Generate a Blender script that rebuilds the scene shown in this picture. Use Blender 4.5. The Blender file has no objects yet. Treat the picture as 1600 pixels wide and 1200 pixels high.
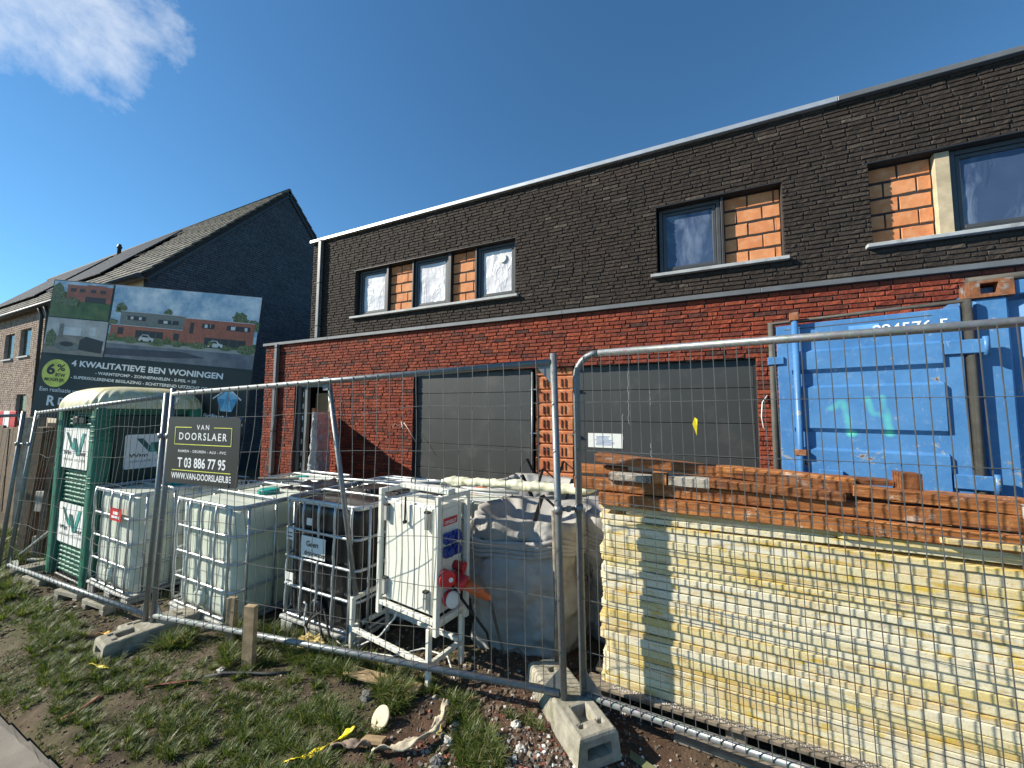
import bpy, math, random
import numpy as np
from mathutils import Matrix, Vector, noise
R = math.radians
random.seed(7)
scn = bpy.context.scene
col = scn.collection

# ---------------------------------------------------------------- camera
CAM_P = Vector((0, 0, 1.65))
yaw, pitch, roll = R(25.5), R(4.11), R(0.31)
fwd = Vector((-math.sin(yaw)*math.cos(pitch), math.cos(yaw)*math.cos(pitch), math.sin(pitch)))
rgt = Vector((math.cos(yaw), math.sin(yaw), 0))
upv = rgt.cross(fwd)
r2 = rgt*math.cos(roll)+upv*math.sin(roll)
u2 = upv*math.cos(roll)-rgt*math.sin(roll)
camd = bpy.data.cameras.new('camera')
cam = bpy.data.objects.new('camera', camd)
col.objects.link(cam)
cam.matrix_world = Matrix(((r2.x, u2.x, -fwd.x, CAM_P.x), (r2.y, u2.y, -fwd.y, CAM_P.y), (r2.z, u2.z, -fwd.z, CAM_P.z), (0, 0, 0, 1)))
camd.sensor_width = 36
camd.lens = 13.5
camd.clip_start = 0.05
camd.clip_end = 3000
scn.camera = cam

# ---------------------------------------------------------------- sun, sky, exposure
SUN_DIR = Vector((2.0, 1.0, -1.4)).normalized()      # direction the light travels
scn.view_settings.view_transform = 'Standard'
scn.view_settings.look = 'None'
scn.view_settings.gamma = 1
scn.view_settings.use_curve_mapping = False
scn.view_settings.exposure = 0.74
sund = bpy.data.lights.new('sun', 'SUN')
sund.energy = 5.0
sund.angle = R(0.53)
sund.color = (1.0, 0.94, 0.80)
sun = bpy.data.objects.new('sun', sund)
col.objects.link(sun)
sun.rotation_euler = SUN_DIR.to_track_quat('-Z', 'Y').to_euler()
world = bpy.data.worlds.new('World')
scn.world = world
world.use_nodes = True
wt = world.node_tree
wt.nodes.clear()


def wn(t, **k):
    n = wt.nodes.new(t)
    for a, b in k.items():
        setattr(n, a, b)
    return n


sky = wn('ShaderNodeTexSky', sky_type='NISHITA')
sky.sun_disc = False
sky.sun_elevation = math.asin(-SUN_DIR.z)
sky.sun_rotation = math.atan2(-SUN_DIR.x, -SUN_DIR.y)
sky.altitude = 0
sky.air_density = 1.0
sky.dust_density = 0.1
sky.ozone_density = 3.0
bgn = wn('ShaderNodeBackground')
bgn.inputs[1].default_value = 0.072
wout = wn('ShaderNodeOutputWorld')
tc = wn('ShaderNodeTexCoord')
# thin drifting clouds: wispy noise over the whole sky, one denser bank up to the left
mp = wn('ShaderNodeMapping')
mp.inputs['Scale'].default_value = (1.0, 1.0, 1.0)
nz = wn('ShaderNodeTexNoise')
nz.inputs['Scale'].default_value = 5.5
nz.inputs['Detail'].default_value = 9
nz.inputs['Roughness'].default_value = 0.64
nz.inputs['Distortion'].default_value = 0.25
wt.links.new(tc.outputs['Generated'], mp.inputs[0])
wt.links.new(mp.outputs[0], nz.inputs['Vector'])


def wmath(op, a, b=None, clamp=False):
    n = wn('ShaderNodeMath', operation=op, use_clamp=clamp)
    for i, v in enumerate((a, b)):
        if v is None:
            continue
        if isinstance(v, (int, float)):
            n.inputs[i].default_value = v
        else:
            wt.links.new(v, n.inputs[i])
    return n.outputs[0]


def bank(d, cosr0, cosr1):
    dn = wn('ShaderNodeVectorMath', operation='DOT_PRODUCT')
    nm = wn('ShaderNodeVectorMath', operation='NORMALIZE')
    wt.links.new(tc.outputs['Generated'], nm.inputs[0])
    wt.links.new(nm.outputs[0], dn.inputs[0])
    dn.inputs[1].default_value = Vector(d).normalized()
    mr = wn('ShaderNodeMapRange')
    mr.interpolation_type = 'SMOOTHSTEP'
    wt.links.new(dn.outputs['Value'], mr.inputs[0])
    mr.inputs[1].default_value = cosr0
    mr.inputs[2].default_value = cosr1
    return mr.outputs[0]


def pxdir(x, y):
    return fwd + r2*((x-800)/600) + u2*((600-y)/600)


m1 = bank(pxdir(30, -60), 0.970, 1.0)
m2 = bank(pxdir(130, 80), 0.991, 1.0)
mm = wmath('MAXIMUM', m1, m2)
thr = wmath('MULTIPLY_ADD', mm, 0.36)
wt.nodes[-1].inputs[2].default_value = -0.70
cl = wmath('ADD', nz.outputs['Fac'], thr)
clf = wmath('MULTIPLY', cl, 2.5, clamp=True)
mix = wn('ShaderNodeMix', data_type='RGBA')
wt.links.new(clf, mix.inputs['Factor'])
tint = wn('ShaderNodeMix', data_type='RGBA', blend_type='MULTIPLY')
tint.inputs['Factor'].default_value = 1.0
wt.links.new(sky.outputs[0], tint.inputs[6])
tint.inputs[7].default_value = (0.66, 1.10, 1.28, 1)
wt.links.new(tint.outputs[2], mix.inputs[6])
mix.inputs[7].default_value = (9.0, 9.3, 9.6, 1)
wt.links.new(mix.outputs[2], bgn.inputs[0])
wt.links.new(bgn.outputs[0], wout.inputs[0])

# ---------------------------------------------------------------- helpers: objects


def link(o, parent=None):
    col.objects.link(o)
    if parent is not None:
        o.parent = parent
        o['_'] = 0
        del o['_']
    return o


ORG = {}


def tag(o, label=None, cat=None, group=None, kind=None):
    if label:
        o['label'] = label
    if cat:
        o['category'] = cat
    if group:
        o['group'] = group
    if kind:
        o['kind'] = kind
    return o


def thing(name, loc, label=None, cat=None, group=None, kind=None):
    o = bpy.data.objects.new(name, None)
    o.empty_display_size = 0.1
    o.location = loc
    col.objects.link(o)
    ORG[o.name] = Vector(loc)
    return tag(o, label, cat, group, kind or 'thing')


def frame(o, ex, ey, ez):
    m = Matrix.Identity(4)
    for i, a in enumerate((ex, ey, ez)):
        a = Vector(a).normalized()
        for j in range(3):
            m[j][i] = a[j]
    return Matrix.Translation(Vector(o)) @ m


I4 = Matrix.Identity(4)


class MB:
    """collects shapes in world space; build() links ONE mesh object"""

    def __init__(s, M=None):
        s.v = []
        s.f = []
        s.M = M if M is not None else I4
        s.smooth = []

    def add(s, vs, fs, smooth=False):
        b = len(s.v)
        s.v += [s.M @ Vector(p) for p in vs]
        s.f += [[b+i for i in f] for f in fs]
        s.smooth += [smooth]*len(fs)
        return s

    def box(s, x0, x1, y0, y1, z0, z1):
        vs = [(x0, y0, z0), (x1, y0, z0), (x1, y1, z0), (x0, y1, z0), (x0, y0, z1), (x1, y0, z1), (x1, y1, z1), (x0, y1, z1)]
        return s.add(vs, [(0, 3, 2, 1), (4, 5, 6, 7), (0, 1, 5, 4), (1, 2, 6, 5), (2, 3, 7, 6), (3, 0, 4, 7)])

    def bbox(s, x0, x1, y0, y1, z0, z1, b=0.004):
        """box with bevelled vertical and horizontal edges"""
        X = (x0, x1)
        Y = (y0, y1)
        Z = (z0, z1)
        vs = []
        idx = {}
        for i in (0, 1):
            for j in (0, 1):
                for k in (0, 1):
                    sx, sy, sz = (b if i == 0 else -b), (b if j == 0 else -b), (b if k == 0 else -b)
                    idx[i, j, k, 0] = len(vs)
                    vs.append((X[i], Y[j]+sy, Z[k]+sz))
                    idx[i, j, k, 1] = len(vs)
                    vs.append((X[i]+sx, Y[j], Z[k]+sz))
                    idx[i, j, k, 2] = len(vs)
                    vs.append((X[i]+sx, Y[j]+sy, Z[k]))
        fs = []
        for a in range(3):
            for e in (0, 1):
                q = []
                for (m, n) in ((0, 0), (1, 0), (1, 1), (0, 1)):
                    t = [m, n]
                    t.insert(a, e)
                    q.append(idx[t[0], t[1], t[2], a])
                fs.append(q if (e == 1) ^ (a == 1) else q[::-1])
        for a in range(3):           # edges along axis a
            o = [q for q in range(3) if q != a]
            for m in (0, 1):
                for n in (0, 1):
                    def key(e, w):
                        t = [0, 0, 0]
                        t[a] = e
                        t[o[0]] = m
                        t[o[1]] = n
                        return idx[t[0], t[1], t[2], w]
                    fs.append([key(0, o[0]), key(1, o[0]), key(1, o[1]), key(0, o[1])])
        for i in (0, 1):
            for j in (0, 1):
                for k in (0, 1):
                    fs.append([idx[i, j, k, 0], idx[i, j, k, 1], idx[i, j, k, 2]])
        return s.add(vs, fs)

    def tube(s, pts, r, n=8, cap=True, rs=None, closed=False):
        pts = [Vector(p) for p in pts]
        m = len(pts)
        vs = []
        prev = None
        for i, p in enumerate(pts):
            if closed:
                t = (pts[(i+1) % m]-pts[i-1]).normalized()
            else:
                t = (pts[min(i+1, m-1)]-pts[max(i-1, 0)]).normalized()
            if prev is None:
                a = Vector((0, 0, 1)) if abs(t.z) < 0.9 else Vector((1, 0, 0))
                prev = t.cross(a).normalized()
            u = (prev-t*prev.dot(t)).normalized()
            w = t.cross(u)
            prev = u
            rr = rs[i] if rs else r
            for k in range(n):
                a = 2*math.pi*(k+0.5)/n
                vs.append(p+u*(rr*math.cos(a))+w*(rr*math.sin(a)))
        fs = []
        for i in range(m if closed else m-1):
            i2 = (i+1) % m
            for k in range(n):
                fs.append((i*n+k, i*n+(k+1) % n, i2*n+(k+1) % n, i2*n+k))
        s.add(vs, fs, smooth=n > 4)
        if cap and not closed:
            b = len(s.v)-m*n
            s.f.append([b+k for k in range(n)][::-1])
            s.f.append([b+(m-1)*n+k for k in range(n)])
            s.smooth += [False, False]
        return s

    def prism(s, poly, y0, y1):
        """poly in x,z extruded along y"""
        n = len(poly)
        vs = [(a, y0, b) for a, b in poly]+[(a, y1, b) for a, b in poly]
        fs = [list(range(n)), list(range(2*n-1, n-1, -1))]
        for i in range(n):
            j = (i+1) % n
            fs.append((i, n+i, n+j, j))
        return s.add(vs, fs)

    def lathe(s, prof, n=20, c=(0, 0, 0), axis='Z', smooth=True):
        vs = []
        for r, h in prof:
            for k in range(n):
                a = 2*math.pi*k/n
                x, y, z = r*math.cos(a), r*math.sin(a), h
                if axis == 'Y':
                    x, y, z = x, z, y
                elif axis == 'X':
                    x, y, z = z, x, y
                vs.append((c[0]+x, c[1]+y, c[2]+z))
        fs = []
        for i in range(len(prof)-1):
            for k in range(n):
                fs.append((i*n+k, i*n+(k+1) % n, (i+1)*n+(k+1) % n, (i+1)*n+k))
        s.add(vs, fs, smooth)
        b = len(s.v)-len(vs)
        s.f.append([b+k for k in range(n)][::-1])
        s.f.append([b+(len(prof)-1)*n+k for k in range(n)])
        s.smooth += [False, False]
        return s

    def grid(s, fn, nu, nv, smooth=True, cu=False):
        vs = [fn(i/(nu if cu else nu-1), j/(nv-1)) for j in range(nv) for i in range(nu)]
        fs = []
        for j in range(nv-1):
            for i in range(nu if cu else nu-1):
                i2 = (i+1) % nu
                fs.append((j*nu+i, j*nu+i2, (j+1)*nu+i2, (j+1)*nu+i))
        return s.add(vs, fs, smooth)

    def build(s, name, mat, parent=None):
        off = Vector((0, 0, 0))
        if parent is not None:
            off = ORG[parent.name]
        me = bpy.data.meshes.new(name)
        me.from_pydata([v-off for v in s.v], [], s.f)
        me.polygons.foreach_set('use_smooth', s.smooth)
        me.materials.append(mat)
        me.update()
        o = bpy.data.objects.new(name, me)
        link(o, parent)
        ORG[o.name] = off
        return o


def fix_normals(o):
    import bmesh
    bm = bmesh.new()
    bm.from_mesh(o.data)
    bmesh.ops.recalc_face_normals(bm, faces=bm.faces)
    bm.to_mesh(o.data)
    bm.free()
    return o


def copy_tree(o, delta=Vector((0, 0, 0)), rot=None, label=None):
    def cp(a, par):
        c = a.copy()
        col.objects.link(c)
        c.parent = par
        ORG[c.name] = ORG[a.name]
        for ch in a.children:
            cp(ch, c)
        return c
    c = cp(o, None)
    c.location = o.location+Vector(delta)
    ORG[c.name] = Vector(c.location)
    if rot:
        c.rotation_euler = rot
    if label:
        c['label'] = label
    return c


# unit pieces (bricks, blocks, tiles): eight slightly irregular boxes, scaled to size
PIECE = {}


def piece_variants(kind, j):
    if kind in PIECE:
        return PIECE[kind]
    out = []
    rr = random.Random(hash(kind) % 1000 if False else len(PIECE)+3)
    for k in range(8):
        def jit(a):
            return a+rr.uniform(-j, j)
        b = 0.06
        vs = []
        for (x, y, z) in ((-.5, .5, -.5), (.5, .5, -.5), (.5, .5, .5), (-.5, .5, .5), (-.5, -.32, -.5), (.5, -.32, -.5), (.5, -.32, .5), (-.5, -.32, .5)):
            vs.append([jit(x*1) if abs(x) else 0, y, z+rr.uniform(-j, j)*1.6])
        # front face inset a little: worn edges, uneven face
        for (x, z) in ((-.47, -.40), (-.1, -.42), (.2, -.4), (.47, -.40), (.47, .40), (.15, .42), (-.15, .4), (-.47, .40)):
            vs.append([x+rr.uniform(-j, j), -.5+rr.uniform(-.14, .10)*min(1, j*25), z+rr.uniform(-j, j)*2])
        fs = [(0, 1, 5, 4), (1, 2, 6, 5), (2, 3, 7, 6), (3, 0, 4, 7)]
        fs += [(4, 5, 11, 10, 9, 8), (5, 6, 12, 11), (6, 7, 15, 14, 13, 12), (7, 4, 8, 15), (8, 9, 14, 15), (9, 10, 13, 14), (10, 11, 12, 13)]
        # planar faces with y = front; orientation outward
        out.append((vs, [f for f in fs]))
    PIECE[kind] = out
    return out


def on_screen(p):
    d = p-CAM_P
    z = d.dot(fwd)
    if z < 0.2:
        return 0
    x, y = 800+600*d.dot(r2)/z, 600-600*d.dot(u2)/z
    if x < -15 or x > 1615 or y < -15 or y > 1215:
        return 0
    return 1/z


def pieces(name, items, mat, parent, kind='brick', j=0.02, limit=300):
    """items: (centre, (sx,sy,sz), Matrix3 rotation or None). The 300 that show largest are objects, the rest ONE stuff part"""
    var = piece_variants(kind, j)
    off = ORG[parent.name]
    sc = []
    for i, (c, sz, rot) in enumerate(items):
        c = Vector(c)
        sc.append((on_screen(c)*max(sz), i))
    sc.sort(reverse=True)
    single = [i for s, i in sc[:limit] if s > 0]
    sset = set(single)
    meshes = []
    for k, (vs, fs) in enumerate(var):
        me = bpy.data.meshes.new(name)
        me.from_pydata(vs, [], fs)
        me.materials.append(mat)
        me.update()
        meshes.append(me)
    for i in single:
        c, sz, rot = items[i]
        o = bpy.data.objects.new(name, meshes[i % 8])
        col.objects.link(o)
        o.parent = parent
        M = (rot.to_4x4() if rot is not None else I4)
        o.matrix_basis = Matrix.Translation(Vector(c)-off) @ M @ Matrix.Diagonal((*sz, 1))
    rest = [i for i in range(len(items)) if i not in sset]
    if rest:
        V = []
        F = []
        for i in rest:
            c, sz, rot = items[i]
            vs, fs = var[i % 8]
            b = len(V)
            for p in vs:
                q = Vector((p[0]*sz[0], p[1]*sz[1], p[2]*sz[2]))
                if rot is not None:
                    q = rot @ q
                V.append(q+Vector(c)-off)
            F += [[b+a for a in f] for f in fs]
        me = bpy.data.meshes.new(name)
        me.from_pydata(V, [], F)
        me.materials.append(mat)
        o = bpy.data.objects.new(name+'_rows', me)
        link(o, parent)
        o['kind'] = 'stuff'
        ORG[o.name] = off


# ---------------------------------------------------------------- helpers: materials


class NT:
    def __init__(s, name):
        s.m = bpy.data.materials.new(name)
        s.m.use_nodes = True
        s.t = s.m.node_tree
        s.t.nodes.clear()
        s.out = s.n('ShaderNodeOutputMaterial')

    def n(s, t, **k):
        a = s.t.nodes.new(t)
        for x, y in k.items():
            setattr(a, x, y)
        return a

    def put(s, sock, v):
        if isinstance(v, bpy.types.NodeSocket):
            s.t.links.new(v, sock)
        elif isinstance(v, (tuple, list)) and sock.type == 'RGBA' and len(v) == 3:
            sock.default_value = (*v, 1)
        else:
            sock.default_value = v

    def math(s, op, a, b=0.5, clamp=False, c=None):
        n = s.n('ShaderNodeMath', operation=op, use_clamp=clamp)
        s.put(n.inputs[0], a)
        s.put(n.inputs[1], b)
        if c is not None:
            s.put(n.inputs[2], c)
        return n.outputs[0]

    def mix(s, f, a, b, blend='MIX'):
        n = s.n('ShaderNodeMix', data_type='RGBA', blend_type=blend)
        s.put(n.inputs[0], f)
        s.put(n.inputs[6], a)
        s.put(n.inputs[7], b)
        return n.outputs[2]

    def coord(s, which='Object', scale=(1, 1, 1), rot=(0, 0, 0)):
        c = s.n('ShaderNodeTexCoord')
        m = s.n('ShaderNodeMapping')
        m.inputs['Scale'].default_value = scale
        m.inputs['Rotation'].default_value = rot
        s.t.links.new(c.outputs[which], m.inputs[0])
        return m.outputs[0]

    def world(s, scale=(1, 1, 1)):
        c = s.n('ShaderNodeNewGeometry')
        m = s.n('ShaderNodeMapping')
        m.inputs['Scale'].default_value = scale
        s.t.links.new(c.outputs['Position'], m.inputs[0])
        return m.outputs[0]

    def noise(s, vec, scale, detail=5, rough=0.6, dist=0.0):
        n = s.n('ShaderNodeTexNoise')
        s.put(n.inputs['Vector'], vec)
        n.inputs['Scale'].default_value = scale
        n.inputs['Detail'].default_value = detail
        n.inputs['Roughness'].default_value = rough
        n.inputs['Distortion'].default_value = dist
        return n.outputs['Fac']

    def vor(s, vec, scale, feature='F1', out='Distance'):
        n = s.n('ShaderNodeTexVoronoi', feature=feature)
        s.put(n.inputs['Vector'], vec)
        n.inputs['Scale'].default_value = scale
        return n.outputs[out]

    def ramp(s, f, stops, interp='LINEAR'):
        n = s.n('ShaderNodeValToRGB')
        n.color_ramp.interpolation = interp
        el = n.color_ramp.elements
        while len(el) < len(stops):
            el.new(0.5)
        for e, (p, c) in zip(el, stops):
            e.position = p
            e.color = (*c, 1) if len(c) == 3 else c
        s.put(n.inputs[0], f)
        return n.outputs[0]

    def rng(s, f, a, b, c=0.0, d=1.0):
        n = s.n('ShaderNodeMapRange')
        s.put(n.inputs[0], f)
        for i, v in enumerate((a, b, c, d)):
            n.inputs[i+1].default_value = v
        return n.outputs[0]

    def rnd(s):
        a = s.n('ShaderNodeObjectInfo').outputs['Random']
        b = s.n('ShaderNodeNewGeometry').outputs['Random Per Island']
        return s.math('FRACT', s.math('ADD', s.math('MULTIPLY', a, 7.3), b), 0)

    def bump(s, h, strength=0.3, dist=0.01, prev=None):
        n = s.n('ShaderNodeBump')
        n.inputs['Strength'].default_value = strength
        n.inputs['Distance'].default_value = dist
        s.put(n.inputs['Height'], h)
        if prev is not None:
            s.put(n.inputs['Normal'], prev)
        return n.outputs[0]

    def bsdf(s, base, rough=0.7, metal=0.0, normal=None, **k):
        p = s.n('ShaderNodeBsdfPrincipled')
        s.put(p.inputs['Base Color'], base)
        s.put(p.inputs['Roughness'], rough)
        s.put(p.inputs['Metallic'], metal)
        if normal is not None:
            s.put(p.inputs['Normal'], normal)
        for a, b in k.items():
            s.put(p.inputs[a.replace('_', ' ')], b)
        s.t.links.new(p.outputs[0], s.out.inputs[0])
        return p

    def surf(s, sh):
        s.t.links.new(sh, s.out.inputs[0])


def simple(name, base, rough=0.6, metal=0.0, var=0.25, scale=6.0, bump=0.15, bscale=60.0, dirt=None, dirt_amt=0.5, dscale=3.0, **k):
    """a colour with mottling, optional dirt patches and a fine relief"""
    a = NT(name)
    w = a.world()
    f = a.noise(w, scale)
    c = a.mix(a.rng(f, 0.3, 0.7), tuple(x*(1-var) for x in base), tuple(min(1, x*(1+var)) for x in base))
    if dirt:
        d = a.rng(a.noise(w, dscale, 8, 0.7), 0.62-0.25*dirt_amt, 0.75-0.15*dirt_amt)
        c = a.mix(a.math('MULTIPLY', d, 0.9, True), c, dirt)
    nr = a.bump(a.noise(w, bscale, 4), bump, 0.004) if bump else None
    a.bsdf(c, rough, metal, nr, **k)
    return a.m


MAT = {}


def brick_mat(name, stops, bump=0.6):
    a = NT(name)
    w = a.world()
    r = a.rnd()
    c = a.ramp(r, stops)
    n1 = a.noise(w, 45, 6, 0.65)
    c = a.mix(0.75, c, a.ramp(n1, [(0.3, (0.35, 0.33, 0.33)), (0.55, (1, 1, 1)), (0.75, (1.5, 1.4, 1.35))]), 'MULTIPLY')
    n2 = a.noise(w, 2.2, 4)
    c = a.mix(a.rng(n2, 0.35, 0.7, 0, 0.35), c, (0.05, 0.035, 0.03))
    h = a.math('ADD', a.noise(w, 70, 6, 0.7), a.math('MULTIPLY', a.noise(w, 22, 3), 1.5))
    a.bsdf(c, 0.85, 0, a.bump(h, bump, 0.012), Specular_IOR_Level=0.25)
    return a.m


MAT['red_brick'] = brick_mat('red_brick', [(0, (0.22, 0.042, 0.022)), (0.25, (0.30, 0.060, 0.030)), (0.55, (0.36, 0.078, 0.036)), (0.76, (0.26, 0.050, 0.026)), (0.88, (0.17, 0.042, 0.026)), (0.95, (0.085, 0.038, 0.030)), (1, (0.27, 0.055, 0.030))])
MAT['black_brick'] = brick_mat('black_brick', [(0, (0.040, 0.031, 0.025)), (0.4, (0.056, 0.043, 0.034)), (0.8, (0.044, 0.034, 0.028)), (0.95, (0.066, 0.052, 0.041)), (0.985, (0.12, 0.10, 0.08)), (1, (0.055, 0.043, 0.034))], 0.7)
MAT['navy_brick'] = brick_mat('navy_brick', [(0, (0.085, 0.10, 0.12)), (0.6, (0.13, 0.145, 0.17)), (1, (0.105, 0.12, 0.145))], 0.4)
MAT['beige_brick'] = brick_mat('beige_brick', [(0, (0.42, 0.31, 0.24)), (0.5, (0.50, 0.39, 0.31)), (0.8, (0.36, 0.25, 0.19)), (1, (0.55, 0.45, 0.38))], 0.4)
MAT['mortar_dark'] = simple('mortar_dark', (0.035, 0.028, 0.025), 0.95, bump=0.3)
MAT['mortar_navy'] = simple('mortar_navy', (0.03, 0.036, 0.048), 0.95, bump=0.3)
MAT['mortar_beige'] = simple('mortar_beige', (0.40, 0.34, 0.28), 0.95, bump=0.3)


def block_mat():
    a = NT('clay_block')
    w = a.world()
    c = a.ramp(a.rnd(), [(0, (0.60, 0.20, 0.075)), (0.5, (0.68, 0.27, 0.11)), (1, (0.64, 0.23, 0.085))])
    c = a.mix(a.rng(a.noise(w, 9, 6), 0.45, 0.75, 0, 0.5), c, (0.85, 0.48, 0.25))
    g = a.n('ShaderNodeTexWave', wave_type='BANDS', bands_direction='X')
    g.inputs['Scale'].default_value = 28
    a.put(g.inputs['Vector'], w)
    h = a.math('ADD', a.math('MULTIPLY', g.outputs['Fac'], 0.7), a.noise(w, 60, 4))
    a.bsdf(c, 0.85, 0, a.bump(h, 0.35, 0.006))
    return a.m


MAT['clay_block'] = block_mat()
MAT['aluminium'] = simple('aluminium', (0.55, 0.56, 0.57), 0.45, 0.55, 0.12, 5, 0.05)
MAT['sill_stone'] = simple('sill_stone', (0.42, 0.43, 0.43), 0.6, 0, 0.15, 5, 0.1, dirt=(0.2, 0.19, 0.18), dirt_amt=0.3)
MAT['dark_metal'] = simple('dark_metal', (0.045, 0.045, 0.048), 0.45, 0.3, 0.15, 5, 0.05)
MAT['grey_trim'] = simple('grey_trim', (0.16, 0.165, 0.17), 0.5, 0.2, 0.15, 4, 0.05)
MAT['window_frame'] = simple('window_frame', (0.06, 0.062, 0.066), 0.45, 0, 0.15, 5, 0.05)
MAT['garage_panel'] = simple('garage_panel', (0.046, 0.048, 0.047), 0.5, 0, 0.10, 1.5, 0.12, 300, dirt=(0.085, 0.082, 0.075), dirt_amt=0.3, dscale=1.5)
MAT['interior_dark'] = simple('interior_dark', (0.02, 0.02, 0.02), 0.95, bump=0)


def galv():
    a = NT('galvanised_steel')
    w = a.world()
    v = a.vor(w, 90, out='Color')
    c = a.mix(0.25, (0.25, 0.265, 0.27), v, 'MULTIPLY')
    c = a.mix(a.rng(a.noise(w, 8, 6, 0.7), 0.55, 0.75, 0, 0.8), c, (0.17, 0.165, 0.15))
    c = a.mix(a.rng(a.noise(w, 23, 6, 0.7), 0.64, 0.74, 0, 0.8), c, (0.23, 0.10, 0.04))
    a.bsdf(c, a.rng(a.noise(w, 30, 3), 0.3, 0.7, 0.35, 0.6), 0.55, a.bump(a.noise(w, 120, 3), 0.1, 0.002))
    return a.m


MAT['galv'] = galv()
MAT['wire'] = simple('fence_wire_steel', (0.14, 0.143, 0.14), 0.5, 0.5, 0.3, 8, 0)
MAT['cage'] = simple('cage_steel', (0.50, 0.52, 0.53), 0.4, 0.55, 0.2, 6, 0.05, dirt=(0.22, 0.15, 0.1), dirt_amt=0.15, dscale=12)
MAT['white_paint'] = simple('white_painted_steel', (0.72, 0.71, 0.63), 0.45, 0, 0.06, 5, 0.06, dirt=(0.42, 0.38, 0.30), dirt_amt=0.25, dscale=7)
MAT['concrete'] = simple('weathered_concrete', (0.30, 0.275, 0.22), 0.92, 0, 0.35, 9, 0.6, 90, dirt=(0.14, 0.13, 0.075), dirt_amt=0.55, dscale=7)
MAT['paver'] = simple('concrete_paver', (0.20, 0.175, 0.145), 0.9, 0, 0.2, 6, 0.5, 150, dirt=(0.17, 0.14, 0.10), dirt_amt=0.4, dscale=5)
MAT['paper'] = simple('paper', (0.78, 0.78, 0.74), 0.8, 0, 0.05, 20, 0)
MAT['black_plastic'] = simple('black_plastic', (0.012, 0.012, 0.013), 0.35, 0, 0.3, 6, 0.08, dirt=(0.06, 0.05, 0.045), dirt_amt=0.2, dscale=5)
MAT['black_rubber'] = simple('black_rubber', (0.018, 0.018, 0.018), 0.7)
MAT['gasket'] = simple('gasket_rubber', (0.075, 0.07, 0.06), 0.75, 0, 0.3, 9, 0.2, dirt=(0.13, 0.12, 0.10), dirt_amt=0.3, dscale=6)
MAT['teal_plastic'] = simple('teal_plastic', (0.01, 0.28, 0.24), 0.45)
MAT['orange_plastic'] = simple('orange_plastic', (0.65, 0.13, 0.03), 0.45)
MAT['red_plastic'] = simple('red_plastic', (0.60, 0.025, 0.03), 0.4, 0, 0.2, 12, 0.05)
MAT['blue_plastic'] = simple('blue_plastic', (0.01, 0.04, 0.25), 0.4)
MAT['yellow_tape'] = simple('yellow_tape', (0.80, 0.62, 0.02), 0.45, 0, 0.2, 12, 0.1)
MAT['stake_wood'] = simple('stake_wood', (0.36, 0.25, 0.14), 0.85, 0, 0.35, 20, 0.4, 80)
MAT['grey_wood'] = simple('grey_wood', (0.20, 0.165, 0.125), 0.9, 0, 0.4, 14, 0.5, 80)
MAT['brown_wood'] = simple('brown_wood', (0.13, 0.085, 0.05), 0.9, 0, 0.4, 14, 0.5, 80)
MAT['door_board'] = simple('door_board', (0.30, 0.20, 0.10), 0.7, 0, 0.2, 3, 0.1)
MAT['lettering_white'] = simple('lettering_white', (0.82, 0.82, 0.82), 0.5, var=0.04, bump=0)
MAT['lettering_black'] = simple('lettering_black', (0.02, 0.02, 0.025), 0.5, bump=0)
MAT['lettering_yellow'] = simple('lettering_yellow', (0.70, 0.72, 0.12), 0.5, bump=0)
MAT['lettering_red'] = simple('lettering_red', (0.55, 0.03, 0.04), 0.5, bump=0)
MAT['lettering_blue'] = simple('lettering_blue', (0.02, 0.16, 0.50), 0.5, bump=0)
MAT['cable_white'] = simple('cable_white', (0.7, 0.7, 0.66), 0.5, bump=0)


def text(s, M, h, mat, parent, w=None, bold=0.0, name='lettering', align='LEFT', ext=0.0012, sp=1.0):
    """flat print: M maps local x (reading direction) / z (up) / -y (outwards); h = cap height"""
    cu = bpy.data.curves.new(name, 'FONT')
    cu.body = s
    cu.size = 1.0
    cu.offset = bold
    cu.extrude = 0.0
    cu.space_character = sp
    cu.resolution_u = 3
    ob = bpy.data.objects.new(name, cu)
    me = bpy.data.meshes.new_from_object(ob)
    bpy.data.objects.remove(ob)
    n = len(me.vertices)
    co = np.empty(n*3, dtype=np.float32)
    me.vertices.foreach_get('co', co)
    co = co.reshape(-1, 3)
    x0, x1 = co[:, 0].min(), co[:, 0].max()
    y0 = 0.0
    k = h/0.729
    kx = k if w is None else w/(x1-x0)
    ww = (x1-x0)*kx
    ox = {'LEFT': 0, 'CENTER': -ww/2, 'RIGHT': -ww}[align]
    vs = [((p[0]-x0)*kx+ox, -ext, (p[1]-y0)*k) for p in co]
    fs = [list(p.vertices) for p in me.polygons]
    bpy.data.meshes.remove(me)
    mb = MB(M)
    mb.add(vs, fs)
    return mb.build(name, mat, parent)


def ngon(cx, cz, r, n, a0=0.0, rz=None):
    rz = rz or r
    return [(cx+r*math.cos(a0+2*math.pi*i/n), cz+rz*math.sin(a0+2*math.pi*i/n)) for i in range(n)]

# ================================================================ GROUND


def ss(t):
    t = max(0.0, min(1.0, t))
    return t*t*(3-2*t)


def gz(x, y):
    z = -0.10
    if x < -0.7:
        z += 0.05*max(x+0.7, -9.0)
    z += 0.16*ss((y-3.2)/3.0)
    z -= 0.035*ss((2.0-y)/1.0)
    return z


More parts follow.
